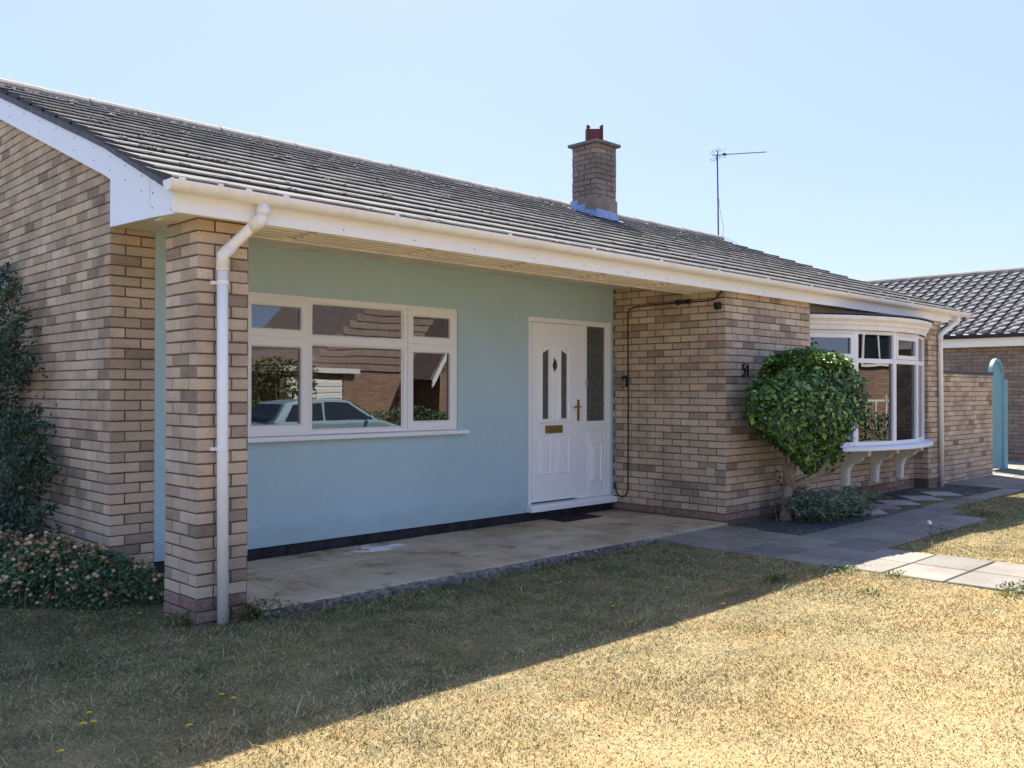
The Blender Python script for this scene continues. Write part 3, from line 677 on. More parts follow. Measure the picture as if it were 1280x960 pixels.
for z in (2.02, 1.0): 
    mb = MB(); mb.tube([(-5.5505, YP, z-.012), (-5.5505, YP, z+.012)], PR+.003, 18); mb.box(-5.605, -5.495, YP+.028, YP+.058, z-.011, z+.011); mb.build('pipe_clip', 'white', dp, bevel=.001)
mb = MB(); YQ = -.05
mb.tube([(6.10, GY, 2.50), (6.10, GY, 2.43), (6.09, GY+.01, 2.39), (5.72, YQ-.01, 2.21), (5.70, YQ, 2.17), (5.70, YQ, 2.10), (5.755, YQ, -.05)], PR, 18)
dp2 = mb.build('downpipe', 'white', H, smooth=True)
mb = MB(); mb.tube([(6.10, GY, 2.48), (6.10, GY, 2.42), (6.07, GY+.01, 2.37)], PR+.006, 18); mb.build('pipe_socket', 'gutter', dp2, smooth=True); mb = MB(); mb.tube([(5.74, YQ-.01, 2.225), (5.70, YQ, 2.18), (5.70, YQ, 2.09)], PR+.006, 18); mb.build('pipe_socket', 'gutter', dp2, smooth=True)
# chimney ----------------------------------------------------------
mb = MB(); cx0, cx1, cy0, cy1 = 1.89, 2.33, 3.34, 3.80; cz1 = 4.955
mb.box(cx0+.001, cx1-.001, cy0+.001, cy1-.001, 3.6, cz1, 1)
for (o, u, n, ln, ph) in (((cx0, cy0, 0), (1, 0, 0), (0, -1, 0), .44, 0), ((cx0, cy0, 0), (0, 1, 0), (-1, 0, 0), .46, 1), ((cx1, cy0, 0), (0, 1, 0), (1, 0, 0), .46, 1), ((cx0, cy1, 0), (1, 0, 0), (0, 1, 0), .44, 0)):
    bricks(mb, o, u, n, ln, 3.62, cz1, ph, proud=.010, rough=.006, inset=.002)
mb.box(cx0-.018, cx1+.018, cy0-.018, cy1+.018, 3.7, 4.16, 0)
ch = mb.build('chimney', ['brick_dark', 'mortar'], H)
mb = MB(); mb.box(cx0-.055, cx1+.055, cy0-.055, cy1+.055, cz1, cz1+.045); mb.add([(cx0-.05,cy0-.05,cz1+.045),(cx1+.05,cy0-.05,cz1+.045),(cx1+.05,cy1+.05,cz1+.045),(cx0-.05,cy1+.05,cz1+.045),(cx0+.1,cy0+.1,cz1+.085),(cx1-.1,cy0+.1,cz1+.085),(cx1-.1,cy1-.1,cz1+.085),(cx0+.1,cy1-.1,cz1+.085)], [(0,1,5,4),(1,2,6,5),(2,3,7,6),(3,0,4,7),(4,5,6,7)])
mb.build('chimney_cap', 'concrete', ch, bevel=.006)
mb = MB(); pc = ((cx0+cx1)/2, (cy0+cy1)/2); 
hw = .105
vs = []; ring = [(-hw, -hw), (hw, -hw), (hw, hw), (-hw, hw)]
for (x, y) in ring: vs.append((pc[0]+x, pc[1]+y, cz1+.06))
for (x, y) in ring: vs.append((pc[0]+x, pc[1]+y, cz1+.26))
mb.add(vs, [(0,1,5,4),(1,2,6,5),(2,3,7,6),(3,0,4,7),(4,5,6,7)])
for sx in (-1, 1):
    for sy in (-1, 1): mb.prism([(pc[0]+sx*(hw+.018), cz1+.06), (pc[0]+sx*(hw-.012), cz1+.06), (pc[0]+sx*(hw-.012), cz1+.25), (pc[0]+sx*(hw-.04), cz1+.28), (pc[0]+sx*(hw-.012), cz1+.315), (pc[0]+sx*(hw+.018), cz1+.31)], pc[1]+sy*hw-.018, pc[1]+sy*hw+.018, 'Y')
ca_ = math.cos(R(-45)); sa_ = math.sin(R(-45)); mb.v = [(pc[0]+(x-pc[0])*ca_-(y-pc[1])*sa_, pc[1]+(x-pc[0])*sa_+(y-pc[1])*ca_, z) for x, y, z in mb.v]
mb.build('chimney_pot', 'pot', ch, bevel=.004, fix=True)
mb = MB()   # stepped lead flashing
f = lambda y: roofz(y)+.04
mb.prism([(cy0-.03, f(cy0)-.03), (cy1+.02, f(cy1)-.03), (cy1+.02, f(cy1)+.11), (cy1-.12, f(cy1)+.11), (cy1-.12, f(cy1)+.04), (cy1-.27, f(cy1)+.04), (cy1-.27, f(cy1)-.04), (cy0-.03, f(cy0)+.09)], cx0-.026, cx0-.021, 'X')
mb.prism([(cx0-.03, f(cy0)-.05), (cx1+.04, f(cy0)-.05), (cx1+.03, f(cy0)+.10), (cx0-.02, f(cy0)+.12)], cy0-.027, cy0-.021, 'Y')
def rr(x, y, h): return (x, y, roofz(y)+h)
n = 14; vs = []
for i in range(n+1):
    x = cx0-.13+(cx1-cx0+.17)*i/n; vs += [rr(x, cy0-.02, .05), rr(x, cy0-.20+random.uniform(-.015, .015), .046+random.uniform(0, .012)), rr(x, cy0-.02, .045)]
mb.add(vs, [(i*3, i*3+1, i*3+4, i*3+3) for i in range(n)])
vs = []
for i in range(n+1):
    y = cy0-.2+(cy1-cy0+.2)*i/n; vs += [rr(cx0-.02, y, .05), rr(cx0-.14+random.uniform(-.012, .012), y, .046+random.uniform(0, .01))]
mb.add(vs, [(i*2, i*2+1, i*2+3, i*2+2) for i in range(n)])
mb.build('lead_flashing', 'lead', ch)
# main window --------------------------------------------------------
def bar_box(mb, x0, x1, z0, z1, y0, y1): mb.box(x0, x1, y0, y1, z0, z1)
def ring_frame(mb, x0, x1, z0, z1, t, y0, y1, chamfer=.012):
    """rectangular frame with a sloped inner bead"""
    o = [(x0, z0), (x1, z0), (x1, z1), (x0, z1)]; i1 = [(x0+t-chamfer, z0+t-chamfer), (x1-t+chamfer, z0+t-chamfer), (x1-t+chamfer, z1-t+chamfer), (x0+t-chamfer, z1-t+chamfer)]
    i2 = [(x0+t, z0+t), (x1-t, z0+t), (x1-t, z1-t), (x0+t, z1-t)]
    vs = [(a, y0, b) for a, b in o]+[(a, y0, b) for a, b in i1]+[(a, y0+chamfer, b) for a, b in i2]+[(a, y1, b) for a, b in i2]+[(a, y1, b) for a, b in o]
    fs = []
    for k in range(4):
        l = (k+1) % 4
        for r in range(4): fs.append((r*4+k, r*4+l, (r+1)*4+l, (r+1)*4+k))
        fs.append((16+k, 16+l, l, k))
    mb.add(vs, fs)
FY = L-.002
mb = MB()
fr = .034
mb.box(wx0, wx1, FY, FY+.07, wz1-fr-.012, wz1); mb.box(wx0, wx1, FY, FY+.07, wz0, wz0+fr)
mb.box(wx0, wx0+fr, FY+.0005, FY+.07, wz0+fr, wz1-fr-.012); mb.box(wx1-fr+.012, wx1, FY+.0005, FY+.07, wz0+fr, wz1-fr-.012)
for xm in (-4.030, -3.015): mb.box(xm-.022, xm+.022, FY+.0005, FY+.07, wz0+fr, wz1-fr-.012)
mb.box(wx0+fr, -4.052, FY+.001, FY+.07, 1.775, 1.805); mb.box(-2.993, wx1-fr+.012, FY+.001, FY+.07, 1.775, 1.805); mb.box(-4.008, -3.037, FY+.001, FY+.07, 1.752, 1.822)
win = mb.build('window', 'frame', H, bevel=.004); win['label'] = 'wide white framed porch window of six panes'
def sash(x0, x1, z0, z1, parent=win, vent=False, t=.07):
    b = MB(); ring_frame(b, x0, x1, z0, z1, t, FY-.016, FY+.05); o = b.build('sash', 'frame', parent, bevel=.003)
    if vent:
        b = MB(); b.box(x0+.12, x1-.1, FY-.024, FY-.0165, z1-.042, z1-.026); b.build('trickle_vent', 'frame', parent, bevel=.003)
    return o
for (a, b_, c, d, v) in ((-4.640, -4.048, 1.797, 2.118, True), (-4.640, -4.048, 1.008, 1.783, False), (-2.997, -2.412, 1.797, 2.118, True), (-2.997, -2.412, 1.008, 1.783, False)): sash(a, b_, c, d, vent=v)
for a, b_, c, d in ((-4.008, -3.037, 1.822, 2.104), (-4.008, -3.037, 1.019, 1.752)):
    b = MB(); ring_frame(b, a, b_, c, d, .014, FY+.012, FY+.05, .008); b.build('glazing_bead', 'frame', win)
def pane(x0, x1, z0, z1, y=None, parent=win, mat='glass'):
    y = FY+.02 if y is None else y
    b = MB(); b.box(x0, x1, y, y+.006, z0, z1); return b.build('pane', mat, parent)
for a, b_, c, d in ((-4.572, -4.116, 1.865, 2.05), (-4.572, -4.116, 1.076, 1.715), (-2.929, -2.480, 1.865, 2.05), (-2.929, -2.480, 1.076, 1.715), (-3.996, -3.049, 1.834, 2.092), (-3.996, -3.049, 1.031, 1.740)): pane(a, b_, c, d)
mb = MB(); mb.prism([(L+.05, .985), (L-.075, .978), (L-.08, .965), (L-.08, .945), (L-.068, .945), (L-.062, .952), (L+.05, .955)], wx0-.08, -2.290, 'X'); mb.build('sill', 'frame', win, fix=True)
# vertical blind inside
vb = MB(); x = wx0+.05
while x < wx1-.06:
    a = R(random.uniform(14, 22)); c, s_ = math.cos(a)*.043, math.sin(a)*.043; y = L+.125; n = 4
    vs = []
    for zz in (1.03, 2.12):
        for k in range(n+1):
            t = k/n*2-1; vs.append((x+c*t, y+s_*t+.006*(1-t*t), zz))
    vb.add(vs, [(k, k+1, n+2+k, n+1+k) for k in range(n)]); x += .078
vb.box(wx0+.03, wx1-.03, L+.105, L+.145, 2.12, 2.145)
o = vb.build('vertical_blind', 'blind'); tag(o, 'grey brown vertical blind hanging inside the wide porch window', 'blind')
# door ---------------------------------------------------------------
mb = MB(); DY = L-.006; dzb = .167
mb.box(dx0, dx1, DY, DY+.07, dz1-.052, dz1); mb.box(dx0, dx0+.052, DY+.0005, DY+.07, dzb, dz1-.052); mb.box(-.650+.03, -.552+.04, DY+.0005, DY+.07, dzb, dz1-.052)
mb.box(dx1-.045, dx1, DY+.0005, DY+.07, dzb, dz1-.052)
dfr = mb.build('door_frame', 'door', H, bevel=.005)
mb = MB(); mb.prism([(L+.05, .167), (L-.055, .155), (L-.085, .145), (L-.085, .092), (L+.05, .092)], dx0-.018, .022-.04, 'X'); mb.build('threshold', 'door', dfr, fix=True, bevel=.003)
DX0, DX1 = -1.350, -.624
mb = MB(); mb.box(DX0, DX1, DY-.010, DY+.045, .186, 2.083)
door = mb.build('door', 'door', H, bevel=.004); door['label'] = 'white panelled front door with two tall narrow panes'
def molded(parent, x0, x1, z0, z1, slant=0, name='panel', y=DY-.0105, t=.022, h=.010):
    """raised moulding ring + raised centre; slant>0 top rises to the right"""
    def quadz(x): 
        k = (x-x0)/(x1-x0); return z1-(abs(slant)*(1-k) if slant > 0 else abs(slant)*k if slant < 0 else 0)
    b = MB()
    def rg(i): return [(x0+i, z0+i), (x1-i, z0+i), (x1-i, quadz(x1-i)-i), (x0+i, quadz(x0+i)-i)]
    lv = [(rg(0), 0), (rg(.007), h), (rg(.015), h), (rg(t), .001), (rg(t+.012), .001), (rg(t+.03), h*.8)]
    vs = [(a, y-d, c) for r_, d in lv for a, c in r_]; fs = []
    for r_ in range(len(lv)-1):
        for k in range(4): fs.append((r_*4+k, r_*4+(k+1) % 4, (r_+1)*4+(k+1) % 4, (r_+1)*4+k))
    e = (len(lv)-1)*4; fs.append((e, e+1, e+2, e+3)); b.add(vs, fs); return b.build(name, 'door', parent)
molded(door, -1.262, -1.060, .465, .895); molded(door, -.992, -.772, .465, .895)
molded(door, -1.262, -1.030, 1.015, 1.868, .05, 'glazed_surround', h=.012); molded(door, -.985, -.768, 1.015, 1.868, -.05, 'glazed_surround', h=.012)
for x0, x1, za, zb in ((-1.211, -1.125, 1.757, 1.800), (-.921, -.834, 1.800, 1.757)):
    b = MB(); b.prism([(x0, 1.06), (x1, 1.06), (x1, zb), (x0, za)], DY-.0245, DY-.021, 'Y'); b.build('pane', 'obscure', door, fix=True)
    b = MB(); 
    for (a, c, e, f_) in ((x0-.008, x0, 1.052, za), (x1, x1+.008, 1.052, zb)): b.box(a, c, DY-.028, DY-.018, e, f_)
    b.box(x0, x1, DY-.028, DY-.018, 1.052, 1.06); b.build('glazing_bead', 'door', door)
mb = MB(); mb.box(-1.157, -.888, DY-.022, DY-.0105, .906, .989); mb.box(-1.135, -.91, DY-.026, DY-.021, .922, .973); mb.build('letterbox', 'brass', door, bevel=.003)
mb = MB(); c = (-1.022, DY-.022); 
mb.tube([(c[0], c[1], 1.71), (c[0], c[1], 1.672)], [.004, .012], 8); mb.tube([(c[0], c[1], 1.60), (c[0], c[1], 1.565)], [.012, .004], 8)
rgp = [(c[0]+.024*math.sin(a), c[1]-.006, 1.632+.036*math.cos(a)) for a in [k*2*math.pi/16 for k in range(17)]]; mb.tube(rgp, .0075, 8); mb.blob((c[0], c[1]-.004, 1.675), .016, 1, 0); mb.blob((c[0]-.01, c[1]-.002, 1.635), .013, 1, 0)
mb.box(c[0]-.012, c[0]+.012, c[1], c[1]+.012, 1.59, 1.69); mb.build('knocker', 'bronze', door, smooth=True)
mb = MB(); mb.box(-.672+.028, -.640+.028, DY-.020, DY-.0105, 1.03, 1.262); mb.tube([(-.628, DY-.02, 1.185), (-.628, DY-.055, 1.185), (-.640, DY-.058, 1.184), (-.74, DY-.058, 1.180)], .008, 10); mb.tube([(-.628, DY-.02, 1.10), (-.628, DY-.028, 1.10)], .010, 12)
mb.build('handle', 'brass', door, bevel=.002)
mb = MB(); SP0, SP1 = -.512, -.091
mb.box(SP0+.001, SP1-.001, DY+.008, DY+.045, dzb, .93)
for z0_, z1_ in ((.93, 1.022), (2.082, 2.088)): mb.box(SP0, SP1, DY+.003, DY+.045, z0_, z1_)
mb.box(SP0, -.462, DY+.003, DY+.045, 1.022, 2.082); mb.box(-.146, SP1, DY+.003, DY+.045, 1.022, 2.082)
sp = mb.build('side_panel', 'door', H, bevel=.004); sp['label'] = 'white panel beside the door with one tall pane'
molded(sp, -.462, -.138, .172, .922, 0, 'panel_surround', y=DY+.0075, t=.020, h=.006); molded(sp, -.405, -.203, .335, .782, 0, 'panel', y=DY+.0065-.004, h=.014)
b = MB(); b.box(-.462, -.146, DY+.022, DY+.028, 1.022, 2.082); b.build('pane', 'obscure', sp)
mb = MB(); mb.box(-.492, -.468, DY-.012, DY+.003, 1.42, 1.49); mb.box(-.488, -.472, DY-.016, DY-.011, 1.445, 1.475); o = mb.build('doorbell', 'cream_box', bevel=.003); tag(o, 'small cream bell push on the frame between the door and its side pane', 'doorbell')
# bow window -----------------------------------------------------------
bx0, bx1, by0, sg, NB = 1.93, 5.24, .14, .57, 5
chd = bx1-bx0; RR = (chd*chd/4+sg*sg)/(2*sg); AA = math.asin(chd/2/RR); bcx = (bx0+bx1)/2; bcy = by0-sg+RR
def arc(t, off=0):   # t 0..1
    a = -AA+2*AA*t; return (bcx+(RR+off)*math.sin(a), bcy-(RR+off)*math.cos(a))
BV = [arc(i/NB) for i in range(NB+1)]
bz0, bz1, btr = .690, 2.105, 1.735
mb = MB()
def seg_box(mb, p, q, t0, t1, z0, z1, d0, d1):
    """box between fractions t0..t1 metres along facet p->q; d0..d1 depth inward"""
    p = Vector((*p, 0)); q = Vector((*q, 0)); u = (q-p).normalized(); n = Vector((-u.y, u.x, 0))
    c = [p+u*t0+n*d0, p+u*t1+n*d0, p+u*t1+n*d1, p+u*t0+n*d1]
    mb.add([(*v[:2], z0) for v in c]+[(*v[:2], z1) for v in c], [(0,3,2,1),(4,5,6,7),(0,1,5,4),(1,2,6,5),(2,3,7,6),(3,0,4,7)])
bowpost = MB()
for i, v in enumerate(BV):
    a = -AA+2*AA*i/NB; rad = Vector((math.sin(a), -math.cos(a), 0)); tan = Vector((math.cos(a), math.sin(a), 0)); c = Vector((*v, 0))
    w = .034; P = [c-tan*w+rad*.004, c+rad*.010, c+tan*w+rad*.004, c+tan*w-rad*.07, c-tan*w-rad*.07]
    bowpost.prism([(p.x, p.y) for p in P], bz0, bz1, 'Z')
bow = bowpost.build('bow_window', 'frame', H, fix=True); bow['label'] = 'curved white bow window of five tall lights'
for i in range(NB):
    p, q = BV[i], BV[i+1]; ln = (Vector(q)-Vector(p)).length; b = MB()
    a0, a1 = .030, ln-.030
    seg_box(b, p, q, a0, a1, bz0, bz0+.05, -.002, .062); seg_box(b, p, q, a0, a1, bz1-.045, bz1, -.002, .062); seg_box(b, p, q, a0, a1, btr-.028, btr+.028, -.002, .062); seg_box(b, p, q, a0, a0+.008, bz0+.05, bz1-.045, .001, .062); seg_box(b, p, q, a1-.008, a1, bz0+.05, bz1-.045, .001, .062)
    b.build('light_frame', 'frame', bow, bevel=.003)
    opener = i in (0, 2, 4)
    if opener:
        b = MB(); t = .05
        for (u0, u1, z0, z1) in ((a0, a1, btr+.03, btr+.03+t), (a0, a1, bz1-.047-t, bz1-.047), (a0, a0+t, btr+.03+t, bz1-.047-t), (a1-t, a1, btr+.03+t, bz1-.047-t)): seg_box(b, p, q, u0+.001, u1-.001, z0, z1, -.016, .05)
        b.build('sash', 'frame', bow, bevel=.003)
        b = MB(); seg_box(b, p, q, a0+.10, a1-.10, bz1-.078, bz1-.064, -.022, -.0165); b.build('trickle_vent', 'frame', bow)
        b = MB(); seg_box(b, p, q, a0+t-.004, a1-t+.004, btr+.03+t-.004, bz1-.043-t, .015, .021); b.build('pane', 'glass', bow)
    else:
        b = MB(); seg_box(b, p, q, a0, a1, btr+.028, bz1-.045, .025, .031); b.build('pane', 'glass', bow)
    b = MB(); seg_box(b, p, q, a0, a1, bz0+.05, btr-.028, .025, .031); b.build('pane', 'glass', bow)
# sill + cornice + lead top following the arc
def arc_prof(prof, t0=0, t1=1, n=30):
    """closed profile (offset outward, z) swept along the arc"""
    vs = []; m = len(prof)
    for i in range(n+1):
        for off, z in prof: x, y = arc(t0+(t1-t0)*i/n, off); vs.append((x, y, z))
    b = MB(); b.add(vs, [(i*m+k, i*m+(k+1) % m, (i+1)*m+(k+1) % m, (i+1)*m+k) for i in range(n) for k in range(m)]+[tuple(range(m)), tuple(n*m+k for k in range(m))[::-1]]); return b
arc_prof([(.125, .640), (.125, .668), (.105, .682), (-.08, .690), (-.10, .690), (-.10, .640)], -.035, 1.035).build('sill', 'frame', bow, fix=True)
arc_prof([(.02, 2.105), (.035, 2.105), (.042, 2.15), (.062, 2.175), (.066, 2.20), (.105, 2.235), (.112, 2.275), (.02, 2.285)], -.02, 1.02).build('cornice', 'bracket', bow, fix=True)
# dentil-like fluting under the cornice lip
b = MB()
nd = 78
for i in range(nd):
    t = (i+.25)/nd; t2 = (i+.75)/nd; p, q = arc(t, .052), arc(t2, .052); p2, q2 = arc(t, .040), arc(t2, .040)
    b.add([(*p, 2.203), (*q, 2.203), (*q, 2.222), (*p, 2.222), (*p2, 2.178), (*q2, 2.178)], [(0,1,2,3), (4,5,1,0)])
b.build('dentil', 'bracket', bow)['kind'] = 'stuff'
vs = []; nn = 30
for i in range(nn+1): vs.append((*arc(-.02+1.04*i/nn, .118), 2.29))
vs2 = [(x, y, 2.305) for x, y, z in vs]; top = [(1.82, .185, 2.325), (5.36, .185, 2.325)]
b = MB(); b.add(vs+vs2+top, [(i, i+1, nn+1+i+1, nn+1+i) for i in range(nn)]+[tuple([nn+1+i for i in range(nn+1)]+[2*nn+3, 2*nn+2])]); b.build('lead_cap', 'lead_dark', bow)
b = MB(); b.add([(x, y, z) for x, y, z in vs]+[(x, y, z+.0) for x, y, z in top], [tuple(range(nn+1))]) if False else None
# brackets
for x in (3.03, 3.90, 4.71):
    dep = .36; b = MB()
    prof = [(.2, .132), (.125, .132), (.118, .17), (.115, .30), (.10, .37), (.06, .43), (.0, .455), (-.05, .48), (-.08, .52), (-.15, .54), (-.16, .60), (-.17, .638), (.2, .638)]
    b.prism([(y, z) for y, z in prof], x, x+.09, 'X'); b.prism([(y, z) for y, z in [(.2, .15), (.14, .15), (.13, .30), (.10, .40), (.03, .47), (.03, .60), (.2, .60)]], x-.012, x, 'X')
    b.box(x-.02, x+.11, -.17, .1, .612, .6395); b.build('bracket', 'bracket', bow, bevel=.003, fix=True)

# ------------------------------------------------------------------ small fixtures on the walls
mb = MB(); mb.tube(smooth_path([(-.03, .03, 2.39), (-.022, .065, 2.37), (-.02, .149, 2.315), (-.02, .43, 2.312), (-.02, .59, 2.314), (-.018, 1.05, 2.309), (-.018, 1.20, 2.295), (-.018, 1.262, 2.22), (-.018, 1.262, 1.8), (-.018, 1.26, 1.25), (-.018, 1.262, .45), (-.018, 1.266, .24), (-.018, 1.31, .165), (-.018, 1.38, .16), (-.018, 1.43, .20), (-.018, 1.44, .30)]), .0075, 8)
o = mb.build('power_cable', 'cable', smooth=True); tag(o, 'dark cable looping down the brick side wall next to the front door', 'cable')
mb = MB(); mb.tube([(-.024, .595, 2.316), (-.024, .43, 2.318)], .022, 10); mb.tube([(-.024, .60, 2.316), (-.024, .575, 2.316)], .028, 10); mb.tube([(-.024, .45, 2.318), (-.024, .425, 2.318)], .028, 10)
o = mb.build('cable_connector', 'black', smooth=True); tag(o, 'black barrel connector on the cable high on the side wall', 'connector')
mb = MB(); pts = [(-.014, 1.455+.006*math.sin(z*9), z) for z in [2.45-i*.06 for i in range(36)]]; mb.tube(pts, .005, 6); 
o = mb.build('bell_wire', 'cable_white'); tag(o, 'thin flaking pale wire down the corner of brick wall beside the door', 'wire')
mb = MB(); mb.box(-.045, -.006, .045, .118, 2.215, 2.285); mb.box(-.052, -.045, .055, .108, 2.225, 2.275); o = mb.build('junction_box', 'black', bevel=.006); tag(o, 'black square box high on the brick corner under the soffit', 'junction box')
ks = thing('key_safe', 'grey and black key safe screwed to the side wall by the door', 'key safe', (0, 1.322, 1.42))
mb = MB(); mb.box(-.035, -.006, 1.275, 1.345, 1.405, 1.535); mb.build('case', 'black', ks, bevel=.010)
mb = MB(); mb.box(-.050, -.035, 1.285, 1.335, 1.412, 1.500); mb.build('cover', 'grey', ks, bevel=.006)
mb = MB(); mb.tube([(-.0505, 1.31, 1.485), (-.054, 1.31, 1.485)], .012, 12); mb.build('dial', 'black', ks)
mb = MB(); mb.box(-.020, -.006, .126, .225, .468, .548); mb.box(-.024, -.020, .14, .21, .48, .536); o = mb.build('outlet_box', 'cream_box', bevel=.004); tag(o, 'cream square plastic box low on the brick side wall', 'box')
# house number 51 as bent metal numerals
hn = thing('house_number', 'black metal house number 51 on the brick front wall left of the bush', 'house number', (.36, 0, 1.58))
def flat_stroke(pts, w=.011, y=-.016):
    b = MB(); b.tube([(x, y, z) for x, z in pts], w, 6); return b
X5 = .30; Z5 = 1.52
flat_stroke([(X5+.055, Z5+.125), (X5+.012, Z5+.125), (X5+.006, Z5+.075), (X5+.03, Z5+.085), (X5+.055, Z5+.07), (X5+.062, Z5+.042), (X5+.05, Z5+.012), (X5+.026, Z5+.0), (X5+.0, Z5+.012)]).build('digit', 'black', hn)
flat_stroke([(X5+.088, Z5+.10), (X5+.112, Z5+.128), (X5+.112, Z5+.0)]).build('digit', 'black', hn)
mb = MB(); 
for k in range(7):
    x = -1.20+k*.085; mb.add([(x, 1.17, .006), (x+.05, 1.17, .006), (x+.05, 1.40, .006), (x, 1.40, .006), (x, 1.17, .016), (x+.05, 1.17, .016), (x+.05, 1.40, .016), (x, 1.40, .016)], [(4,5,6,7),(0,1,5,4),(1,2,6,5),(2,3,7,6),(3,0,4,7)])
mb.box(-1.21, -.61, 1.16, 1.175, .002, .013); mb.box(-1.21, -.61, 1.395, 1.41, .002, .013)
o = mb.build('doormat', 'mat'); tag(o, 'dark slatted rubber doormat lying before the front door', 'doormat')
# TV aerials
ta = thing('tv_aerial', 'tall thin television aerial mast rising past the right end of the ridge', 'tv aerial', (6.66, 4.34, 3.4))
mb = MB(); mb.tube([(6.66, 4.34, 3.3), (6.63, 4.34, 4.9), (6.60, 4.34, 5.90)], [.016, .014, .013], 8); mb.build('mast', 'metal_dark', ta)
mb = MB(); d = Vector((1.0, -.08, .02)).normalized(); b0 = Vector((6.46, 4.35, 5.79)); ln = 1.95
# boom direction checked against its apparent length in the picture
d = Vector((.92, -.38, .15)).normalized(); ln = 1.24
mb.tube([b0, b0+d*ln], .009, 6); sd = Vector((0, 0, 1)).cross(d).normalized()
for k in range(14):
    c = b0+d*(.18+k*(ln-.2)/13); h = .055-.001*k; mb.tube([c-Vector((0, 0, h*.25))-sd*h, c+Vector((0, 0, h*.25))+sd*h], .0035, 5)
for a in (-1, 1):
    for q in (-1, 1): c = b0+d*.08; mb.tube([c+Vector((0, 0, .02*a)), c+d*.12+Vector((0, 0, .09*a))+sd*q*.16], .004, 5)
for q in (.05, .09): 
    for s_ in (-1, 1): c = b0+d*(.06)+Vector((0, 0, s_*q)); mb.tube([c-sd*.17, c+sd*.17], .004, 5)
mb.box(*(lambda p: (p.x-.02, p.x+.05, p.y-.02, p.y+.02, p.z-.015, p.z+.025))(b0+d*.26)); mb.build('antenna', 'metal_dark', ta)
mb = MB(); mb.tube(smooth_path([(6.64, 4.33, 5.0), (6.68, 4.32, 4.75), (6.76, 4.3, 4.45), (6.72, 4.28, 4.28), (6.9, 4.1, 4.15), (7.05, 3.95, 3.9)]), .0035, 5); mb.build('cable', 'metal_dark', ta)
ta2 = thing('tv_aerial', 'small distant aerial boom just showing above the ridge end', 'tv aerial', (13.2, 14.5, 3.0))
mb = MB(); mb.tube([(13.25, 14.6, 2.0), (13.25, 14.6, 7.3)], .02, 6); mb.build('mast', 'metal_dark', ta2)
mb = MB(); mb.tube([(12.9, 14.6, 7.18), (14.1, 14.3, 7.38)], .014, 5)
for k in range(8): mb.tube([(12.95+k*.14, 14.5, 7.19+k*.022), (12.95+k*.14, 14.7, 7.19+k*.022)], .008, 5)
mb.build('antenna', 'metal_dark', ta2)

# ------------------------------------------------------------------ garden wall and gate
gw = thing('garden_wall', 'head high buff brick garden wall with dark coping beside the bungalow', 'garden wall', (7, .1, 0))
mb = MB(); GW0, GW1, GT = 5.86, 8.19, 1.63; mb.box(GW0, GW1-.001, .031, .25, -.3, GT, 1)
bricks(mb, (GW0, .03, 0), (1, 0, 0), (0, -1, 0), GW1-GW0, -.135, GT, 0, inset=0); bricks(mb, (GW1, .03, 0), (0, 1, 0), (1, 0, 0), .22, -.135, GT, 1, inset=.003)
mb.build('wall_brickwork', ['brick', 'mortar'], gw)
mb = MB(); x = GW0
while x < GW1: mb.box(x+.002, min(x+.225, GW1+.02)-.002, .012, .268, GT, GT+.055+random.uniform(-.002, .002)); x += .225
mb.build('coping', 'lead_dark', gw, bevel=.004)
gt = thing('garden_gate', 'arched turquoise painted garden gate at the end of the brick garden wall', 'gate', (9.2, .29, 0))
mb = MB(); a0, a1 = 8.87, 9.54; cxg = (a0+a1)/2; rg = (a1-a0)/2; nb = 8
zt = lambda x: 1.59+math.sqrt(max(0, rg*rg-(x-cxg)**2))*1.05
for k in range(nb):
    x0 = a0+(a1-a0)*k/nb; x1 = a0+(a1-a0)*(k+1)/nb; m_ = 5
    poly = [(x0+.0015, -.0), (x1-.0015, -.0)]+[(x1-.0015-(x1-x0-.003)*j/m_, zt(x1-.0015-(x1-x0-.003)*j/m_)) for j in range(m_+1)]
    mb.prism(poly, .30, .322, 'Y')
mb.build('boards', 'gate', gt, fix=True)
mb = MB(); P = [(a0+(a1-a0)*j/24) for j in range(25)]
for j in range(24): mb.prism([(P[j], zt(P[j])-.05), (P[j+1], zt(P[j+1])-.05), (P[j+1], zt(P[j+1])+.004), (P[j], zt(P[j])+.004)], .26, .2995, 'Y')
mb.build('arched_rail', 'gate', gt, fix=True)
mb = MB(); mb.box(9.55, 9.75, .26, .40, -.1, 1.57); mb.build('post', 'gate', gt, bevel=.006)

# ------------------------------------------------------------------ neighbour bungalow on the right
nb_ = thing('neighbour_bungalow', 'neighbouring brick bungalow with pale pantile roof beyond the garden gate', 'bungalow', (13, 2, 0))
mb = MB(); NX = 12.2; mb.box(NX, NX+7.6, -7, 9.5, -.5, 2.33, 1); bricks(mb, (NX, -4.5, 0), (0, 1, 0), (-1, 0, 0), 10, .1, 2.32, 0)
bricks(mb, (NX, -4.5, 0), (0, 1, 0), (-1, 0, 0), 10, -.29, .09, 0, m=2); mb.build('wall', ['brick_dark', 'mortar', 'brick_red'], nb_)
mb = MB(); mb.box(NX-.16, NX-.14, -7.3, 9.8, 2.29, 2.52); mb.build('fascia', 'white', nb_)
mb = MB(); mb.box(NX-.14, NX, -7.3, 9.8, 2.30, 2.315); mb.build('soffit', 'white', nb_)
mb = MB(); mb.tube([(NX-.215, -7.3, 2.515), (NX-.215, 9.8, 2.515)], .05, 10); mb.build('gutter', 'black', nb_)
NRX, NRZ, NE = 16.05, 4.28, 2.555; nsl = (NRZ-NE)/(NRX-(NX-.2)); na = math.atan(nsl); nl = (NRX-NX+.2)/math.cos(na)
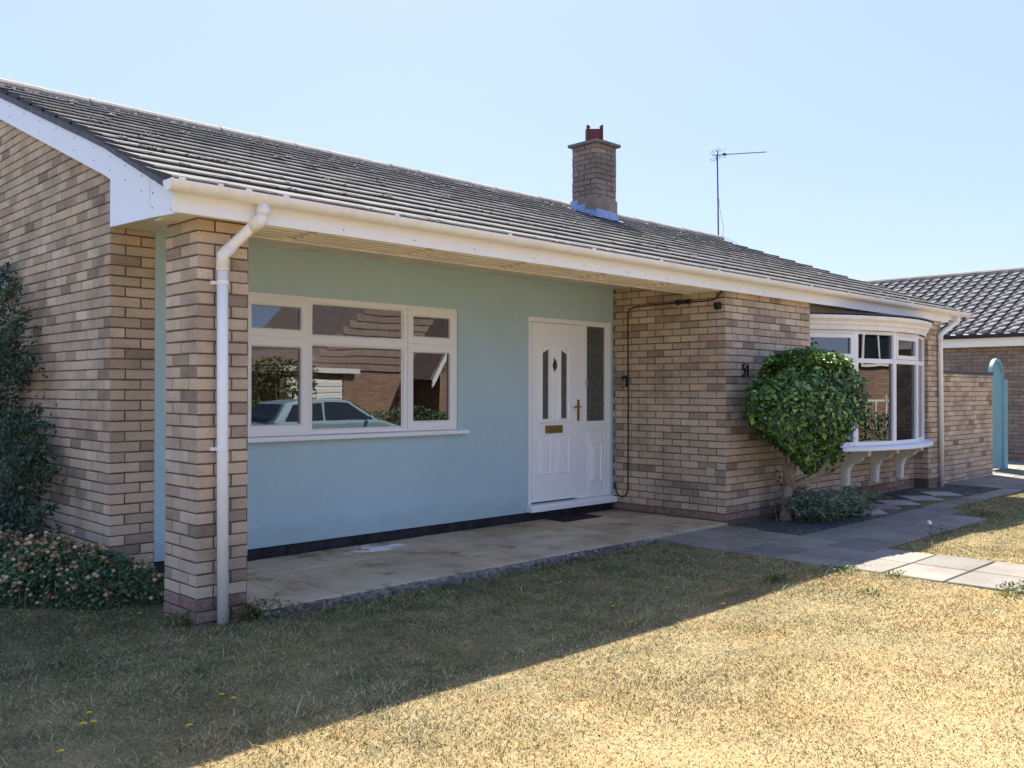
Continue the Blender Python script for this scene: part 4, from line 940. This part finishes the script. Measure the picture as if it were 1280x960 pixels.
mb = MB(); mb.add([(NX-.17, -7.3, NE-.02), (NX-.17, 9.8, NE-.02), (NRX, 9.8, NRZ-.02), (NRX, -7.3, NRZ-.02), (NRX+4, 9.8, NE), (NRX+4, -7.3, NE)], [(0,1,2,3), (3,2,4,5), (0,3,5), (1,4,2)]); nroof = mb.build('roof', 'under', nb_)
V = []; Fc = []; base = 0; gz_ = .30; ncr = int(nl/gz_)+1; y0n, y1n = -4.2, 9.8; tw = .262
for i in range(ncr):
    nt = int((y1n-y0n)/tw)
    for j in range(nt):
        yb = y0n+j*tw; s0 = i*gz_; s1 = min(s0+gz_+.04, nl); pts = []
        prof = [(0, .044), (.04, .050), (.09, .048), (.14, .038), (.175, .008), (.21, .000), (.255, .012)]
        dj = random.uniform(-.003, .003)
        for s, add in ((s0, .022), (s1, -.016)):
            for (py, ph) in prof:
                h = ph+add+dj; x = NX-.2+s*math.cos(na)-h*math.sin(na); z = NE+s*math.sin(na)+h*math.cos(na); pts.append((x, yb+py, z))
        for (py, ph) in prof: pts.append((pts[0][0]+.02, yb+py, NE+s0*math.sin(na)-.005))
        V += pts
        for k in range(6): Fc += [(base+k, base+k+1, base+8+k, base+7+k), (base+14+k, base+15+k, base+k+1, base+k)]
        base += 21
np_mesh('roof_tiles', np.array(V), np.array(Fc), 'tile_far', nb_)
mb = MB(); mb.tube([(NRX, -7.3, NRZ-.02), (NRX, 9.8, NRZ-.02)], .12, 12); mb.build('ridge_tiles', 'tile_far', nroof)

# ------------------------------------------------------------------ plants
def ball_pts(n, c, rad, prof=None, shell=.35):
    d = rng.normal(0, 1, (n, 3)); d /= np.linalg.norm(d, axis=1)[:, None]
    r = 1-shell*rng.uniform(0, 1, n)**1.6; return np.array(c)+d*r[:, None]*np.array(rad), d
# topiary bush
tb = thing('topiary_bush', 'clipped round glossy green bush on a branching bare trunk against the brick', 'bush', (.9, -.2, -.05))
mb = MB()
mb.tube([(.93, -.17, -.07), (.92, -.18, .05), (.90, -.20, .18), (.88, -.23, .34)], [.085, .062, .055, .058], 12)
mb.tube([(.885, -.225, .30), (.86, -.27, .45), (.80, -.33, .60), (.74, -.38, .80), (.70, -.42, 1.05)], [.055, .046, .040, .034, .02], 10)
mb.tube([(.88, -.22, .32), (.83, -.23, .48), (.72, -.27, .66), (.60, -.33, .85), (.52, -.36, 1.1)], [.045, .036, .030, .024, .015], 10)
mb.tube([(.885, -.24, .30), (1.00, -.32, .38), (1.12, -.44, .46), (1.20, -.52, .60), (1.24, -.55, .80)], [.042, .034, .030, .026, .016], 10)
mb.tube([(1.12, -.44, .46), (1.24, -.50, .56), (1.30, -.53, .72)], [.022, .018, .01], 8)
for i in range(26):
    a = random.uniform(0, 6.28); s0 = Vector((random.uniform(.6, 1.2), random.uniform(-.5, -.3), random.uniform(.75, 1.0))); e = s0+Vector((math.cos(a)*.45, math.sin(a)*.2, random.uniform(.1, .6))); mb.tube([s0, (s0+e)/2+Vector((0, 0, .05)), e], [.014, .009, .004], 5)
mb.build('trunk', 'bark', tb, smooth=True)
def crown_profile(t): return np.interp(t, [0, .08, .18, .32, .45, .6, .75, .87, .95, 1.0], [.08, .20, .38, .78, .99, .99, .90, .74, .52, .2])
N = 12500; t = rng.uniform(0, 1, N)**.92; ang = rng.uniform(0, 2*np.pi, N); ccx, ccy = .70, -.53
rad = crown_profile(t); shell = 1-.30*rng.uniform(0, 1, N)**1.5; lump = 1+.06*np.sin(ang*5+t*9)+.05*np.sin(ang*9-t*13)+.03*np.sin(ang*17+t*31)+rng.normal(0, .03, N)
ax_, ay_ = .95, .46
lowc = np.clip((.3-t)/.3, 0, 1)
x = ccx+lowc*.14+np.cos(ang)*rad*ax_*shell*lump; x = x+.10*(t-.4); y = ccy+np.sin(ang)*rad*ay_*shell*lump; z = .50+t*1.29-.06*np.clip((ccx-x)/.8, 0, 1)*(t > .7)
y = np.minimum(y, -.025)
nrm = np.stack([np.cos(ang)/ax_*.6, np.sin(ang)/ay_*.6, (t-.5)*1.6+.35], 1); nrm /= np.linalg.norm(nrm, axis=1)[:, None]
# top cap fill
n2 = 3500; aa = rng.uniform(0, 2*np.pi, n2); rr_ = np.sqrt(rng.uniform(0, 1, n2))*.76
cap = np.stack([ccx+.055+np.cos(aa)*rr_*ax_, np.minimum(ccy+np.sin(aa)*rr_*ay_, -.03), .56+1.23*np.interp(rr_, [0, .52, .76], [1.0, .95, .87])+rng.normal(0, .018, n2)], 1)
C3 = np.concatenate([np.stack([x, y, z], 1), cap]); N3 = np.concatenate([nrm, np.tile([0, 0, 1.], (n2, 1))])
# lower right spray
n4 = 900; q = rng.uniform(0, 1, n4); sp_ = np.stack([1.22+q*.12+rng.normal(0, .10, n4), -.50+rng.normal(0, .07, n4), .62+q*.35+rng.normal(0, .07, n4)], 1)
C3 = np.concatenate([C3, sp_]); N3 = np.concatenate([N3, rng.normal(0, 1, (n4, 3))])
v, f = leaves(C3, N3, rng.uniform(.036, .076, len(C3)), .55, .45, .10); np_mesh('crown', v, f, 'leaf', tb)
tw_ = MB(); shoot_pts = [(.86, -.22, .30), (.76, -.24, .36), (.64, -.26, .42), (.55, -.26, .47)]; tw_.tube(smooth_path(shoot_pts), .005, 5); tw_.tube([(.70, -.2, -.05), (.66, -.2, .05), (.63, -.2, .18)], .004, 5)
sh = tw_.build('sucker_shoot', 'bark', tb)
lp = [(.76, -.24, .38), (.70, -.25, .36), (.64, -.26, .44), (.60, -.26, .40), (.55, -.26, .48), (.52, -.26, .46), (.57, -.26, .51), (.66, -.2, .06), (.63, -.2, .12), (.62, -.2, .19), (.66, -.2, .16), (.60, -.2, .09)]
v, f = leaves(np.array(lp), rng.normal(0, 1, (len(lp), 3)), .055, .55); np_mesh('leaves', v, f, 'leaf_blue', sh)
# low silvery shrub of arching stems
ls = thing('low_shrub', 'low spreading silvery green shrub at the foot of the clipped bush', 'shrub', (1.1, -.55, -.05))
C = []; D = []; SM = MB()
for i in range(420):
    bx = 1.18+random.gauss(0, .13); by = -.48+random.gauss(0, .07); a = random.uniform(0, 6.28); ln = random.uniform(.18, .55)*(1.15 if math.cos(a) > 0 else .9); up = random.uniform(.15, .40)
    pts = []
    for k in range(11):
        t = k/10; xx = bx+math.cos(a)*ln*t; yy2 = by+math.sin(a)*ln*.75*t; zz = -.03+up*(1.9*t-1.25*t*t)+random.gauss(0, .004); yy2 = min(yy2, -.04); zz = max(zz, -.04); pts.append((xx, yy2, zz))
        if k > 1:
            for q in range(3): C.append((xx+random.gauss(0, .012), yy2+random.gauss(0, .012), zz+random.gauss(0, .012))); D.append((math.cos(a)*.3, math.sin(a)*.3, 1))
    SM.tube(pts[::2]+[pts[-1]] if False else pts[::2], .0022, 4, caps=False)
SM.build('stems', 'stem', ls); v, f = leaves(np.array(C), np.array(D), .050, .20, .8, .05); np_mesh('foliage', v, f, 'leaf_silver', ls)
gs = thing('small_shrub', 'small bushy green shrub between the silvery shrub and the bow window brackets', 'shrub', (1.95, -.5, -.05))
c3, d3 = ball_pts(1500, (1.82, -.50, .08), (.26, .22, .22), shell=.8); c3[:, 2] = np.maximum(c3[:, 2], -.03); v, f = leaves(c3, d3, .035, .4, .8); np_mesh('foliage', v, f, 'leaf_olive' if False else 'leaf_mid', gs)
mb = MB(); [mb.tube([(1.82, -.5, -.05), (1.82+random.uniform(-.2, .2), -.5+random.uniform(-.15, .15), .2)], .004, 4) for _ in range(14)]; mb.build('stems', 'bark_dark', gs)
# dark climbing shrub on the gable wall
cs_ = thing('wall_shrub', 'tall dark blue green shrub climbing the gable wall at the left edge', 'shrub', (-5.95, 3.0, -.05))
C = []; D = []; mb = MB()
def in_cl(y, z):   # lateral limit of the dense mass on the wall (y small = nearer the corner)
    lim = np.interp(z, [0, .3, .6, .9, 1.2, 1.4, 1.6, 1.8, 2.0, 2.2, 2.4], [2.25, 2.05, 2.15, 2.45, 2.85, 2.75, 2.7, 2.95, 3.1, 3.3, 3.7]); return y > lim+.05*math.sin(z*17)
cnt = 0
while cnt < 520:
    y = random.uniform(1.9, 4.9); z = random.uniform(-.05, 2.4)
    if not in_cl(y, z) or math.sin(y*5.1+1.7*math.sin(z*3.3))*math.sin(z*6.3+y*2) > .28: continue
    cnt += 1; x = -5.72-random.uniform(.02, .42)*(1-.25*z/2.4); r = random.uniform(.05, .12)
    for q in range(34):
        C.append((x+random.gauss(0, r*.8), y+random.gauss(0, r), z+random.gauss(0, r*.8))); D.append((-1, -.4, .6))
for (y0_, z0_, y1_, z1_) in ((3.0, 1.75, 2.62, 2.02), (2.9, 1.5, 2.42, 1.62), (2.6, .8, 2.02, 1.08), (2.5, .7, 1.95, .80), (3.2, 2.1, 2.75, 2.25), (2.5, .4, 1.9, .52), (2.7, 1.0, 2.25, 1.25)):
    mb.tube(smooth_path([(-5.9, y0_, z0_), (-5.92, (y0_+y1_)/2, (z0_+z1_)/2-.04), (-5.93, y1_, z1_)]), .004, 5)
    for k in range(120):
        t = random.random(); w = .045*(1.2-t); C.append((-5.92+random.gauss(0, .03), y0_+(y1_-y0_)*t+random.gauss(0, w), z0_+(z1_-z0_)*t-.04*math.sin(t*3.1)+random.gauss(0, w))); D.append((-1, 0, .5))
for k in range(12):
    y = random.uniform(3.1, 4.3); mb.tube(smooth_path([(-5.80, y, -.1), (-5.78, y+random.uniform(-.1, .2), .7), (-5.76, y+random.uniform(-.05, .3), 1.3)]), [.009-.0005*q_ for q_ in range(13)], 5)
mb.build('stems', 'bark_dark', cs_); v, f = leaves(np.array(C), np.array(D), .050, .5, .8, .08); np_mesh('foliage', v, f, 'leaf_blue', cs_)
# sedum clump with faded flower heads
sd_ = thing('sedum_clump', 'mounded border plant with faded tan and pink flower heads left of the pier', 'flowering plant', (-6.1, 1.5, -.08))
C = []; D = []; hd = MB(); st = MB()
def mound(x, y):
    # height of the clump
    e = 0
    for cx_, cy_, r_, h_ in ((-6.62, 2.45, .50, .40), (-6.35, 1.95, .45, .42), (-6.05, 1.55, .42, .42), (-5.85, 1.22, .34, .36), (-5.68, 1.02, .22, .28), (-7.0, 2.9, .5, .36)):
        d2 = ((x-cx_)**2+(y-cy_)**2)/(r_*r_); e = max(e, h_*math.sqrt(max(0, 1-d2)))
    return e
k = 0
while k < 19000:
    x = random.uniform(-7.4, -5.45); y = random.uniform(.7, 3.2)
    h = mound(x, y)
    if h < .04 or (x > GX-.02 and y < .60) or (x > GX-.04 and y > L-.05) or y > 3.1: continue
    z = -.10+h*(1-random.random()**2*.55)+random.gauss(0, .012); C.append((x, y, z)); D.append((random.gauss(0, .3), -.3, 1)); k += 1
k = 0
while k < 330:
    x = random.uniform(-7.3, -5.5); y = random.uniform(.72, 3.0); h = mound(x, y)
    if h < .06 or (x > GX-.05 and (y < .62 or y > L-.06)): continue
    z = -.10+h+random.uniform(-.03, .05); nn_ = random.choice((1, 2, 3, 4, 5))
    R0 = random.uniform(.012, .045)
    for q in range(nn_): hd.blob((x+random.gauss(0, R0*.8), y+random.gauss(0, R0*.8), z+random.gauss(0, .016)), random.uniform(.011, .019), 1, .2, (1, 1, .85))
    st.tube([(x, y, z-.10), (x, y, z)], .003, 4, caps=False); k += 1
v, f = leaves(np.array(C), np.array(D), .036, .5, .7, .08); np_mesh('foliage', v, f, 'leaf_mid', sd_)
o = hd.build('flower_heads', 'head', sd_); o['kind'] = 'stuff'; st.build('stems', 'stem', sd_)['kind'] = 'stuff'
# dandelions
dand = [(-6.76,-1.15),(-6.83,-1.28),(-6.79,-1.28),(-6.25,-1.33),(-6.24,-1.42),(-6.53,-1.60),(-6.99,-1.50),(-4.25,-.30),(-3.37,-.60),(-3.38,-.74),(-3.33,-.73),(-3.27,-.76),(-3.56,-1.38),(-3.65,-1.47),(-3.31,-1.80),(-3.88,-1.80),(-2.97,-1.40),(-3.05,-1.90),(-5.85,.55),(-5.73,.42),(2.75,-1.64),(2.9,-1.56)]
def dandelion(loc, big=1):
    t = thing('dandelion', 'small yellow dandelion flower in the lawn', 'flower', loc, 'yellow dandelions scattered over the lawn')
    b = MB(); x, y, z = loc; b.tube([(x, y, z-.02), (x+.003, y, z+.032)], .002, 5); b.build('stem', 'stem', t)
    b = MB()
    for k in range(26):
        a = k*2.399; r = .0150*big*math.sqrt((k+1)/26); dx_, dy_ = math.cos(a), math.sin(a); zt_ = z+.038-.004*(k/26)
        b.add([(x+dx_*r*.2-dy_*.002, y+dy_*r*.2+dx_*.002, z+.032), (x+dx_*r*.2+dy_*.002, y+dy_*r*.2-dx_*.002, z+.032), (x+dx_*r+dy_*.0022, y+dy_*r-dx_*.0022, zt_), (x+dx_*r-dy_*.0022, y+dy_*r+dx_*.0022, zt_)], [(0,1,2,3)])
    b.build('petals', 'yellow', t); return t
d0 = dandelion((*dand[0], gz(*dand[0])))
for x, y in dand[1:]:
    c = copy_tree(d0); c.location = (x, y, gz(x, y)); c.rotation_euler.z = random.uniform(0, 6); c.scale = (random.uniform(.8, 1.2),)*3; 
cmn = 'small yellow dandelion flower in the lawn'
sdh = thing('dandelion_clock', 'white dandelion seed head on a tall stem at the path edge', 'flower', (.80, -1.76, -.07))
mb = MB(); mb.tube([(.80, -1.76, -.08), (.81, -1.76, .02), (.80, -1.75, .085)], .003, 6); mb.build('stem', 'stem', sdh)
mb = MB(); mb.blob((.80, -1.75, .10), .022, 2, .10); mb.build('seed_head', 'seedhead', sdh)
# weed tufts at the path edges
C = []; D = []
for (x, y, r, n_, h) in ((2.6, -1.72, .12, 160, .07), (2.85, -1.5, .1, 120, .06), (-1.32, -1.95, .10, 90, .04), (-1.30, -2.3, .06, 60, .04), (-1.28, -3.1, .10, 200, .08), (-2.1, -1.75, .07, 110, .05), (-5.30, -.05, .12, 240, .09), (-5.72, .2, .06, 120, .08), (-2.0, -2.4, .06, 60, .03), (1.2, -1.76, .2, 150, .05), (-5.35, .05, .08, 140, .12)):
    for k in range(n_): C.append((x+random.gauss(0, r), y+random.gauss(0, r*.5), gz(x, y)+random.uniform(0, h))); D.append((0, -.3, 1))
v, f = leaves(np.array(C), np.array(D), .030, .35, .9); o = np_mesh('weeds', v, f, 'leaf_olive'); tag(o, 'little green weed tufts along the lawn and path edges', 'weeds', kind='stuff')

# ------------------------------------------------------------------ across the street (seen reflected in the windows)
def tree(loc, h, r, label, mat='leaf_olive', n=5000, size=.16):
    t = thing('tree', label, 'tree', loc); x, y, z = loc; b = MB(); b.tube(smooth_path([(x, y, z-.2), (x+.1, y, z+h*.25), (x, y+.1, z+h*.5), (x, y, z+h*.8)]), [.20-.011*i for i in range(19)], 8)
    for k in range(8):
        a = k*.8; b.tube([(x, y, z+h*.4), (x+math.cos(a)*r*.6, y+math.sin(a)*r*.6, z+h*.65)], [.06, .02], 6)
    b.build('trunk', 'bark_dark', t); Cn = []; Dn = []
    for k in range(45):
        d = Vector((random.gauss(0, 1), random.gauss(0, 1), random.gauss(0, 1))).normalized()*random.uniform(.45, 1); c = (x+d.x*r, y+d.y*r, z+h*.65+d.z*h*.32); rr2 = random.uniform(.18, .32)*r
        pp, dd = ball_pts(n//45, c, (rr2, rr2, rr2*.7), shell=.6); Cn.append(pp); Dn.append(dd)
    v, f = leaves(np.concatenate(Cn), np.concatenate(Dn), size, .55, .6); np_mesh('crown', v, f, mat, t); return t
tree((1.5, -21.5, -.4), 7.5, 2.6, 'broad dark green tree in a garden across the street', 'leaf_mid')
tree((19.5, -9.8, -.4), 6.0, 2.3, 'olive green tree standing on the grass down the street to the right', 'leaf_olive')
tree((24, -16, -.4), 7.0, 2.8, 'tall green tree beyond the low brick wall across the street', 'leaf_mid')
tree((-4, -24, -.4), 8.0, 3.0, 'large olive tree behind the houses across the street', 'leaf_olive')
def hedge(x0, x1, y0, y1, z1, label, mat):
    t = thing('hedge', label, 'hedge', ((x0+x1)/2, (y0+y1)/2, -.4)); n_ = int((x1-x0)*(z1+.4)*420)
    c = np.stack([rng.uniform(x0, x1, n_), np.where(rng.uniform(0, 1, n_) < .6, y1-rng.uniform(0, .2, n_), rng.uniform(y0, y1, n_)), rng.uniform(-.4, z1, n_)], 1)
    c[:, 2] += .10*np.sin(c[:, 0]*2.5)*(c[:, 2] > z1*.7); v, f = leaves(c, np.tile([0, 1., .4], (n_, 1)), .11, .55, .8); np_mesh('foliage', v, f, mat, t)
    b = MB(); [b.tube([(x0+.3+k*.5, (y0+y1)/2, -.5), (x0+.3+k*.5, (y0+y1)/2, z1*.6)], .03, 5) for k in range(int((x1-x0)/.5))]; b.build('stems', 'bark_dark', t)
hedge(-1.5, 6.9, -16.3, -15.5, 2.2, 'tall yellowish green hedge in front of the house across the street', 'leaf_olive')
hedge(9.0, 15.5, -16.2, -15.4, .75, 'low dark green hedge along the front of the house across the street', 'leaf_mid')
oh = thing('opposite_house', 'house across the street with steep brown tiled roof and white bargeboards', 'house', (13, -21, -.4))
OY = -18.4
mb = MB(); mb.box(7.6, 20, OY-9, OY, -.5, 2.2, 1); bricks(mb, (7.6, OY, 0), (1, 0, 0), (0, 1, 0), 8, -.4, 2.1, 0); mb.build('wall', ['brick_wing', 'mortar'], oh)
mb = MB()
ap = (16.5, 8.8); mb.prism([(8.2, 2.0), (20.8, 2.0), (20.8, 4.2), (ap[0], ap[1]), (10.2, 2.9)], OY-8.5, OY+.02, 'Y'); rf = mb.build('roof', 'tile_brown', oh, fix=True)
mb = MB()
for k in range(26): mb.box(8.3+.02*k, 20.5, OY+.021, OY+.05, 2.05+k*.24, 2.08+k*.24)
mb2 = MB()
for k in range(24):
    z = 2.05+k*.25; xl = max(8.3, 8.2+(z-2.0)*1.18)
    if z < 8.6: 
        xr = 20.7 if z < 4.2 else 20.8-(z-4.2)*(4.3/4.6)
        mb2.prism([(OY+.02, z), (OY+.055, z), (OY+.03, z+.25), (OY+.02, z+.25)], xl, xr, 'X')
mb2.build('tile_courses', 'tile_brown', rf, fix=True)
# front wing with white bargeboards
WY = -16.9
mb = MB(); wl, wr, wp = 12.9, 17.4, 15.15
mb.box(wl, wr, OY, WY, -.5, 1.95, 1); mb.prism([(wl, 1.95), (wr, 1.95), (wp, 5.2)], OY, WY-.001, 'Y', 1); bricks(mb, (wl, WY, 0), (1, 0, 0), (0, 1, 0), wr-wl, -.4, 4.9, 0, skip=lambda a, b, z0, z1: (1.45 < a+.1 < 2.8 and z0 > 2.1 and z1 < 3.4) or (z1 > 2.0 and (z1-1.95) > 1.44*min(a, wr-wl-b)))
mb.build('wing_wall', ['brick_wing', 'mortar'], oh)
mb = MB()
for sx in (-1, 1):
    mb.prism([(wp+sx*2.65, 1.45), (wp+sx*2.65, 1.75), (wp, 5.75), (wp, 5.35)], WY, WY+.06, 'Y')
mb.build('bargeboard', 'white', oh, fix=True)
mb = MB()
for sx in (-1, 1): mb.prism([(wp+sx*2.7, 1.75), (wp, 5.8), (wp, 5.9), (wp+sx*2.8, 1.75)], OY, WY+.08, 'Y')
mb.build('wing_roof', 'tile_brown', oh, fix=True)
mb = MB(); ring_frame(mb, 14.4, 15.7, 2.2, 3.3, .08, WY+.02, WY+.08); mb.box(15.02, 15.08, WY+.02, WY+.07, 2.25, 3.25); ow = mb.build('window', 'white', oh); b = MB(); b.box(14.45, 15.65, WY+.01, WY+.02, 2.25, 3.25); b.build('pane', 'carglass', ow)
# white railing
rl = thing('garden_railing', 'white painted railing before the house across the street', 'railing', (14, -15.9, -.2)); mb = MB()
mb.box(13.4, 17.5, -15.95, -15.9, 1.02, 1.08); 
for k in range(11): mb.box(13.5+k*.38, 13.55+k*.38, -15.95, -15.9, -.4, 1.25 if k % 3 == 0 else 1.02)
mb.build('rail', 'white', rl)
# garage
ga = thing('garage', 'small brick garage with white up and over door across the street', 'garage', (7.3, -16.9, -.4))
mb = MB(); mb.box(6.2, 8.95, -21, -16.5, -.5, 1.9, 1); bricks(mb, (6.2, -16.5, 0), (1, 0, 0), (0, 1, 0), 2.75, -.4, 1.9, 0, skip=lambda a, b, z0, z1: b > .2 and a < 2.25); mb.build('wall', ['brick_wing', 'mortar'], ga)
mb = MB(); mb.box(6.1, 9.05, -21.1, -16.35, 1.9, 2.05); mb.build('flat_roof', 'white', ga)
mb = MB(); mb.box(6.4, 8.45, -16.5, -16.45, -.4, 1.7)
for k in range(10): mb.box(6.45, 8.40, -16.45, -16.43, -.3+k*.2, -.16+k*.2)
mb.build('garage_door', 'white', ga)
# low brick wall with the warm colour seen in the bow window
lw = MB(); lw.box(18, 30, -14.95, -14.7, -.5, .75, 1); bricks(lw, (18, -14.7, 0), (1, 0, 0), (0, 1, 0), 12, -.3, .75, 0); lw.box(17.98, 30.02, -15.0, -14.65, .75, .81, 1)
tag(lw.build('low_garden_wall', ['brick_wing', 'mortar']), 'low orange brick front garden wall down the far side of the street', 'garden wall')
# cars
def car(loc, rot, body, label, scale=1.0):
    t = thing('parked_car', label, 'car', (0, 0, 0)); Lc, W = 4.05, .84
    low = [(-2.0, .25), (-1.62, .22), (1.6, .22), (1.98, .28), (2.03, .50), (1.95, .70), (1.25, .88), (.95, .92), (-1.75, .95), (-1.98, .82), (-2.04, .50)]
    b = MB(); n_ = len(low); st_ = [(-W, .93), (-W+.08, 1.0), (0, 1.02), (W-.08, 1.0), (W, .93)]; vs = []
    for y, k in st_: vs += [(x*k if abs(x) > 1.5 else x, y, .22+(z-.22)*(k if z > .6 else 1)) for x, z in low]
    b.add(vs, [(i*n_+k, i*n_+(k+1) % n_, (i+1)*n_+(k+1) % n_, (i+1)*n_+k) for i in range(4) for k in range(n_)]+[tuple(range(n_)), tuple(4*n_+k for k in range(n_))[::-1]])
    cab = [(-1.85, .90, .80), (-1.45, 1.38, .62), (-.9, 1.46, .60), (.1, 1.44, .60), (.42, 1.36, .62), (1.15, .88, .78)]; vs = []
    for s_ in (-1, 1): vs += [(x, s_*w_, z) for x, z, w_ in cab]
    m_ = len(cab); b.add(vs, [(k, k+1, m_+k+1, m_+k) for k in range(m_-1)]+[tuple(range(m_)), tuple(m_+k for k in range(m_))[::-1], (0, m_, 2*m_-1, m_-1)])
    b.build('body', body, t, bevel=.03, fix=True)
    gl = MB()
    for s_ in (-1, 1):
        def q(x, z, e=.012):
            w_ = np.interp(z, [.9, 1.4], [.80, .615])+e; return (x, s_*w_, z)
        gl.add([q(-1.55, .96), q(-.5, .96), q(-.5, 1.36), q(-1.25, 1.34)], [(0,1,2,3)]); gl.add([q(-.42, .96), q(.88, .95), (q(.28, 1.34)), q(-.42, 1.37)], [(0,1,2,3)])
    gl.add([(1.06, -.68, .95), (1.06, .68, .95), (.47, .54, 1.345), (.47, -.54, 1.345)], [(0,1,2,3)]); gl.add([(-1.80, -.66, .98), (-1.80, .66, .98), (-1.49, .54, 1.34), (-1.49, -.54, 1.34)], [(0,1,2,3)])
    for i, vv in enumerate(gl.v[-8:-4]): gl.v[len(gl.v)-8+i] = (vv[0]+.02, vv[1], vv[2]+.02)
    for i, vv in enumerate(gl.v[-4:]): gl.v[len(gl.v)-4+i] = (vv[0]-.02, vv[1], vv[2]+.02)
    gl.build('window', 'carglass', t)
    for x in (-1.28, 1.30):
        for s_ in (-1, 1):
            b = MB(); ys_ = (s_*(W-.14), s_*(W+.015)); b.tube([(x, ys_[0], .30), (x, ys_[1], .30)], .30, 24); w = b.build('wheel', 'tyre', t); b = MB(); b.tube([(x, s_*(W+.012), .30), (x, s_*(W+.022), .30)], .19, 20); b.build('rim', 'alloy', w)
    for s_ in (-1, 1):
        b = MB(); b.blob((1.93, s_*.62, .64), .12, 2, 0, (.6, 1.2, .7)); b.build('headlight', 'lamp_clear', t, smooth=True); b = MB(); b.blob((-1.96, s_*.68, .78), .10, 2, 0, (.5, .9, 1.3)); b.build('tail_light', 'lamp_red', t, smooth=True)
        b = MB(); b.blob((.75, s_*.92, .98), .09, 2, 0, (.6, 1, .7)); b.build('door_mirror', body, t, smooth=True)
    t.location = loc; t.rotation_euler.z = rot; return t
car((4.35, -11.2, -.30), 0, 'carblue', 'pale blue hatchback parked at the kerb of the street')
car((1.3, -13.3, -.30), 0, 'carblack', 'dark car parked behind the pale blue hatchback')

# ------------------------------------------------------------------ light, sky, camera
EL, AZX, AZY = 50.4, 1.30, 1.72
el = R(EL); hx, hy = AZX/math.hypot(AZX, AZY), AZY/math.hypot(AZX, AZY)
sd = Vector((hx*math.cos(el), hy*math.cos(el), math.sin(el)))
ld = bpy.data.lights.new('sun', 'SUN'); ld.energy = 2.45; ld.angle = R(.5); ld.color = (1, .95, .86)
lo = bpy.data.objects.new('sun', ld); COL.objects.link(lo); lo.rotation_euler = sd.to_track_quat('Z', 'Y').to_euler(); lo.location = (5, 10, 12)
w = bpy.data.worlds.new('World'); S.world = w; w.use_nodes = True; nt = w.node_tree; bg_ = nt.nodes['Background']
sk = nt.nodes.new('ShaderNodeTexSky'); sk.sky_type = 'NISHITA'; sk.sun_disc = False; sk.sun_elevation = el; sk.sun_rotation = math.atan2(hx, hy)
sk.air_density = 1.0; sk.dust_density = .8; sk.ozone_density = 1.0; sk.altitude = 0
gm = nt.nodes.new('ShaderNodeGamma'); gm.inputs['Gamma'].default_value = .45
hs = nt.nodes.new('ShaderNodeHueSaturation'); hs.inputs['Saturation'].default_value = 1.5; hs.inputs['Hue'].default_value = .515
nt.links.new(sk.outputs[0], gm.inputs['Color']); nt.links.new(gm.outputs[0], hs.inputs['Color']); mxs = nt.nodes.new('ShaderNodeMix'); mxs.data_type = 'RGBA'; mxs.inputs[0].default_value = .6; mxs.inputs[7].default_value = (.62, .92, 1.95, 1)
nt.links.new(hs.outputs[0], mxs.inputs[6]); nt.links.new(mxs.outputs[2], bg_.inputs['Color']); bg_.inputs['Strength'].default_value = .105
cam = bpy.data.cameras.new('camera'); co = bpy.data.objects.new('camera', cam); COL.objects.link(co); S.camera = co
cam.sensor_width = 36; cam.sensor_fit = 'HORIZONTAL'; cam.lens = 36*1137.46/1280; cam.clip_end = 2000; cam.clip_start = .05
yaw, pitch, roll = R(44.597), R(.407), R(.112)
fwd = Vector((math.sin(yaw)*math.cos(pitch), math.cos(yaw)*math.cos(pitch), math.sin(pitch)))
rt = Vector((math.cos(yaw), -math.sin(yaw), 0)); up = rt.cross(fwd)
r2 = rt*math.cos(roll)+up*math.sin(roll)*-1*-1; u2 = up*math.cos(roll)-rt*math.sin(roll)
mat = Matrix((r2, u2, -fwd)).transposed().to_4x4(); mat.translation = Vector((-8.2026, -5.1633, 1.3624)); co.matrix_world = mat
S.view_settings.view_transform = 'Standard'; S.view_settings.look = 'None'; S.view_settings.gamma = 1; S.view_settings.exposure = 2.6
S.view_settings.use_curve_mapping = False
S.cycles.max_bounces = 10; S.cycles.diffuse_bounces = 7; S.cycles.glossy_bounces = 4; S.cycles.transparent_max_bounces = 12; S.cycles.caustics_reflective = False; S.cycles.caustics_refractive = False
S.cycles.sample_clamp_indirect = 6; S.cycles.use_denoising = True
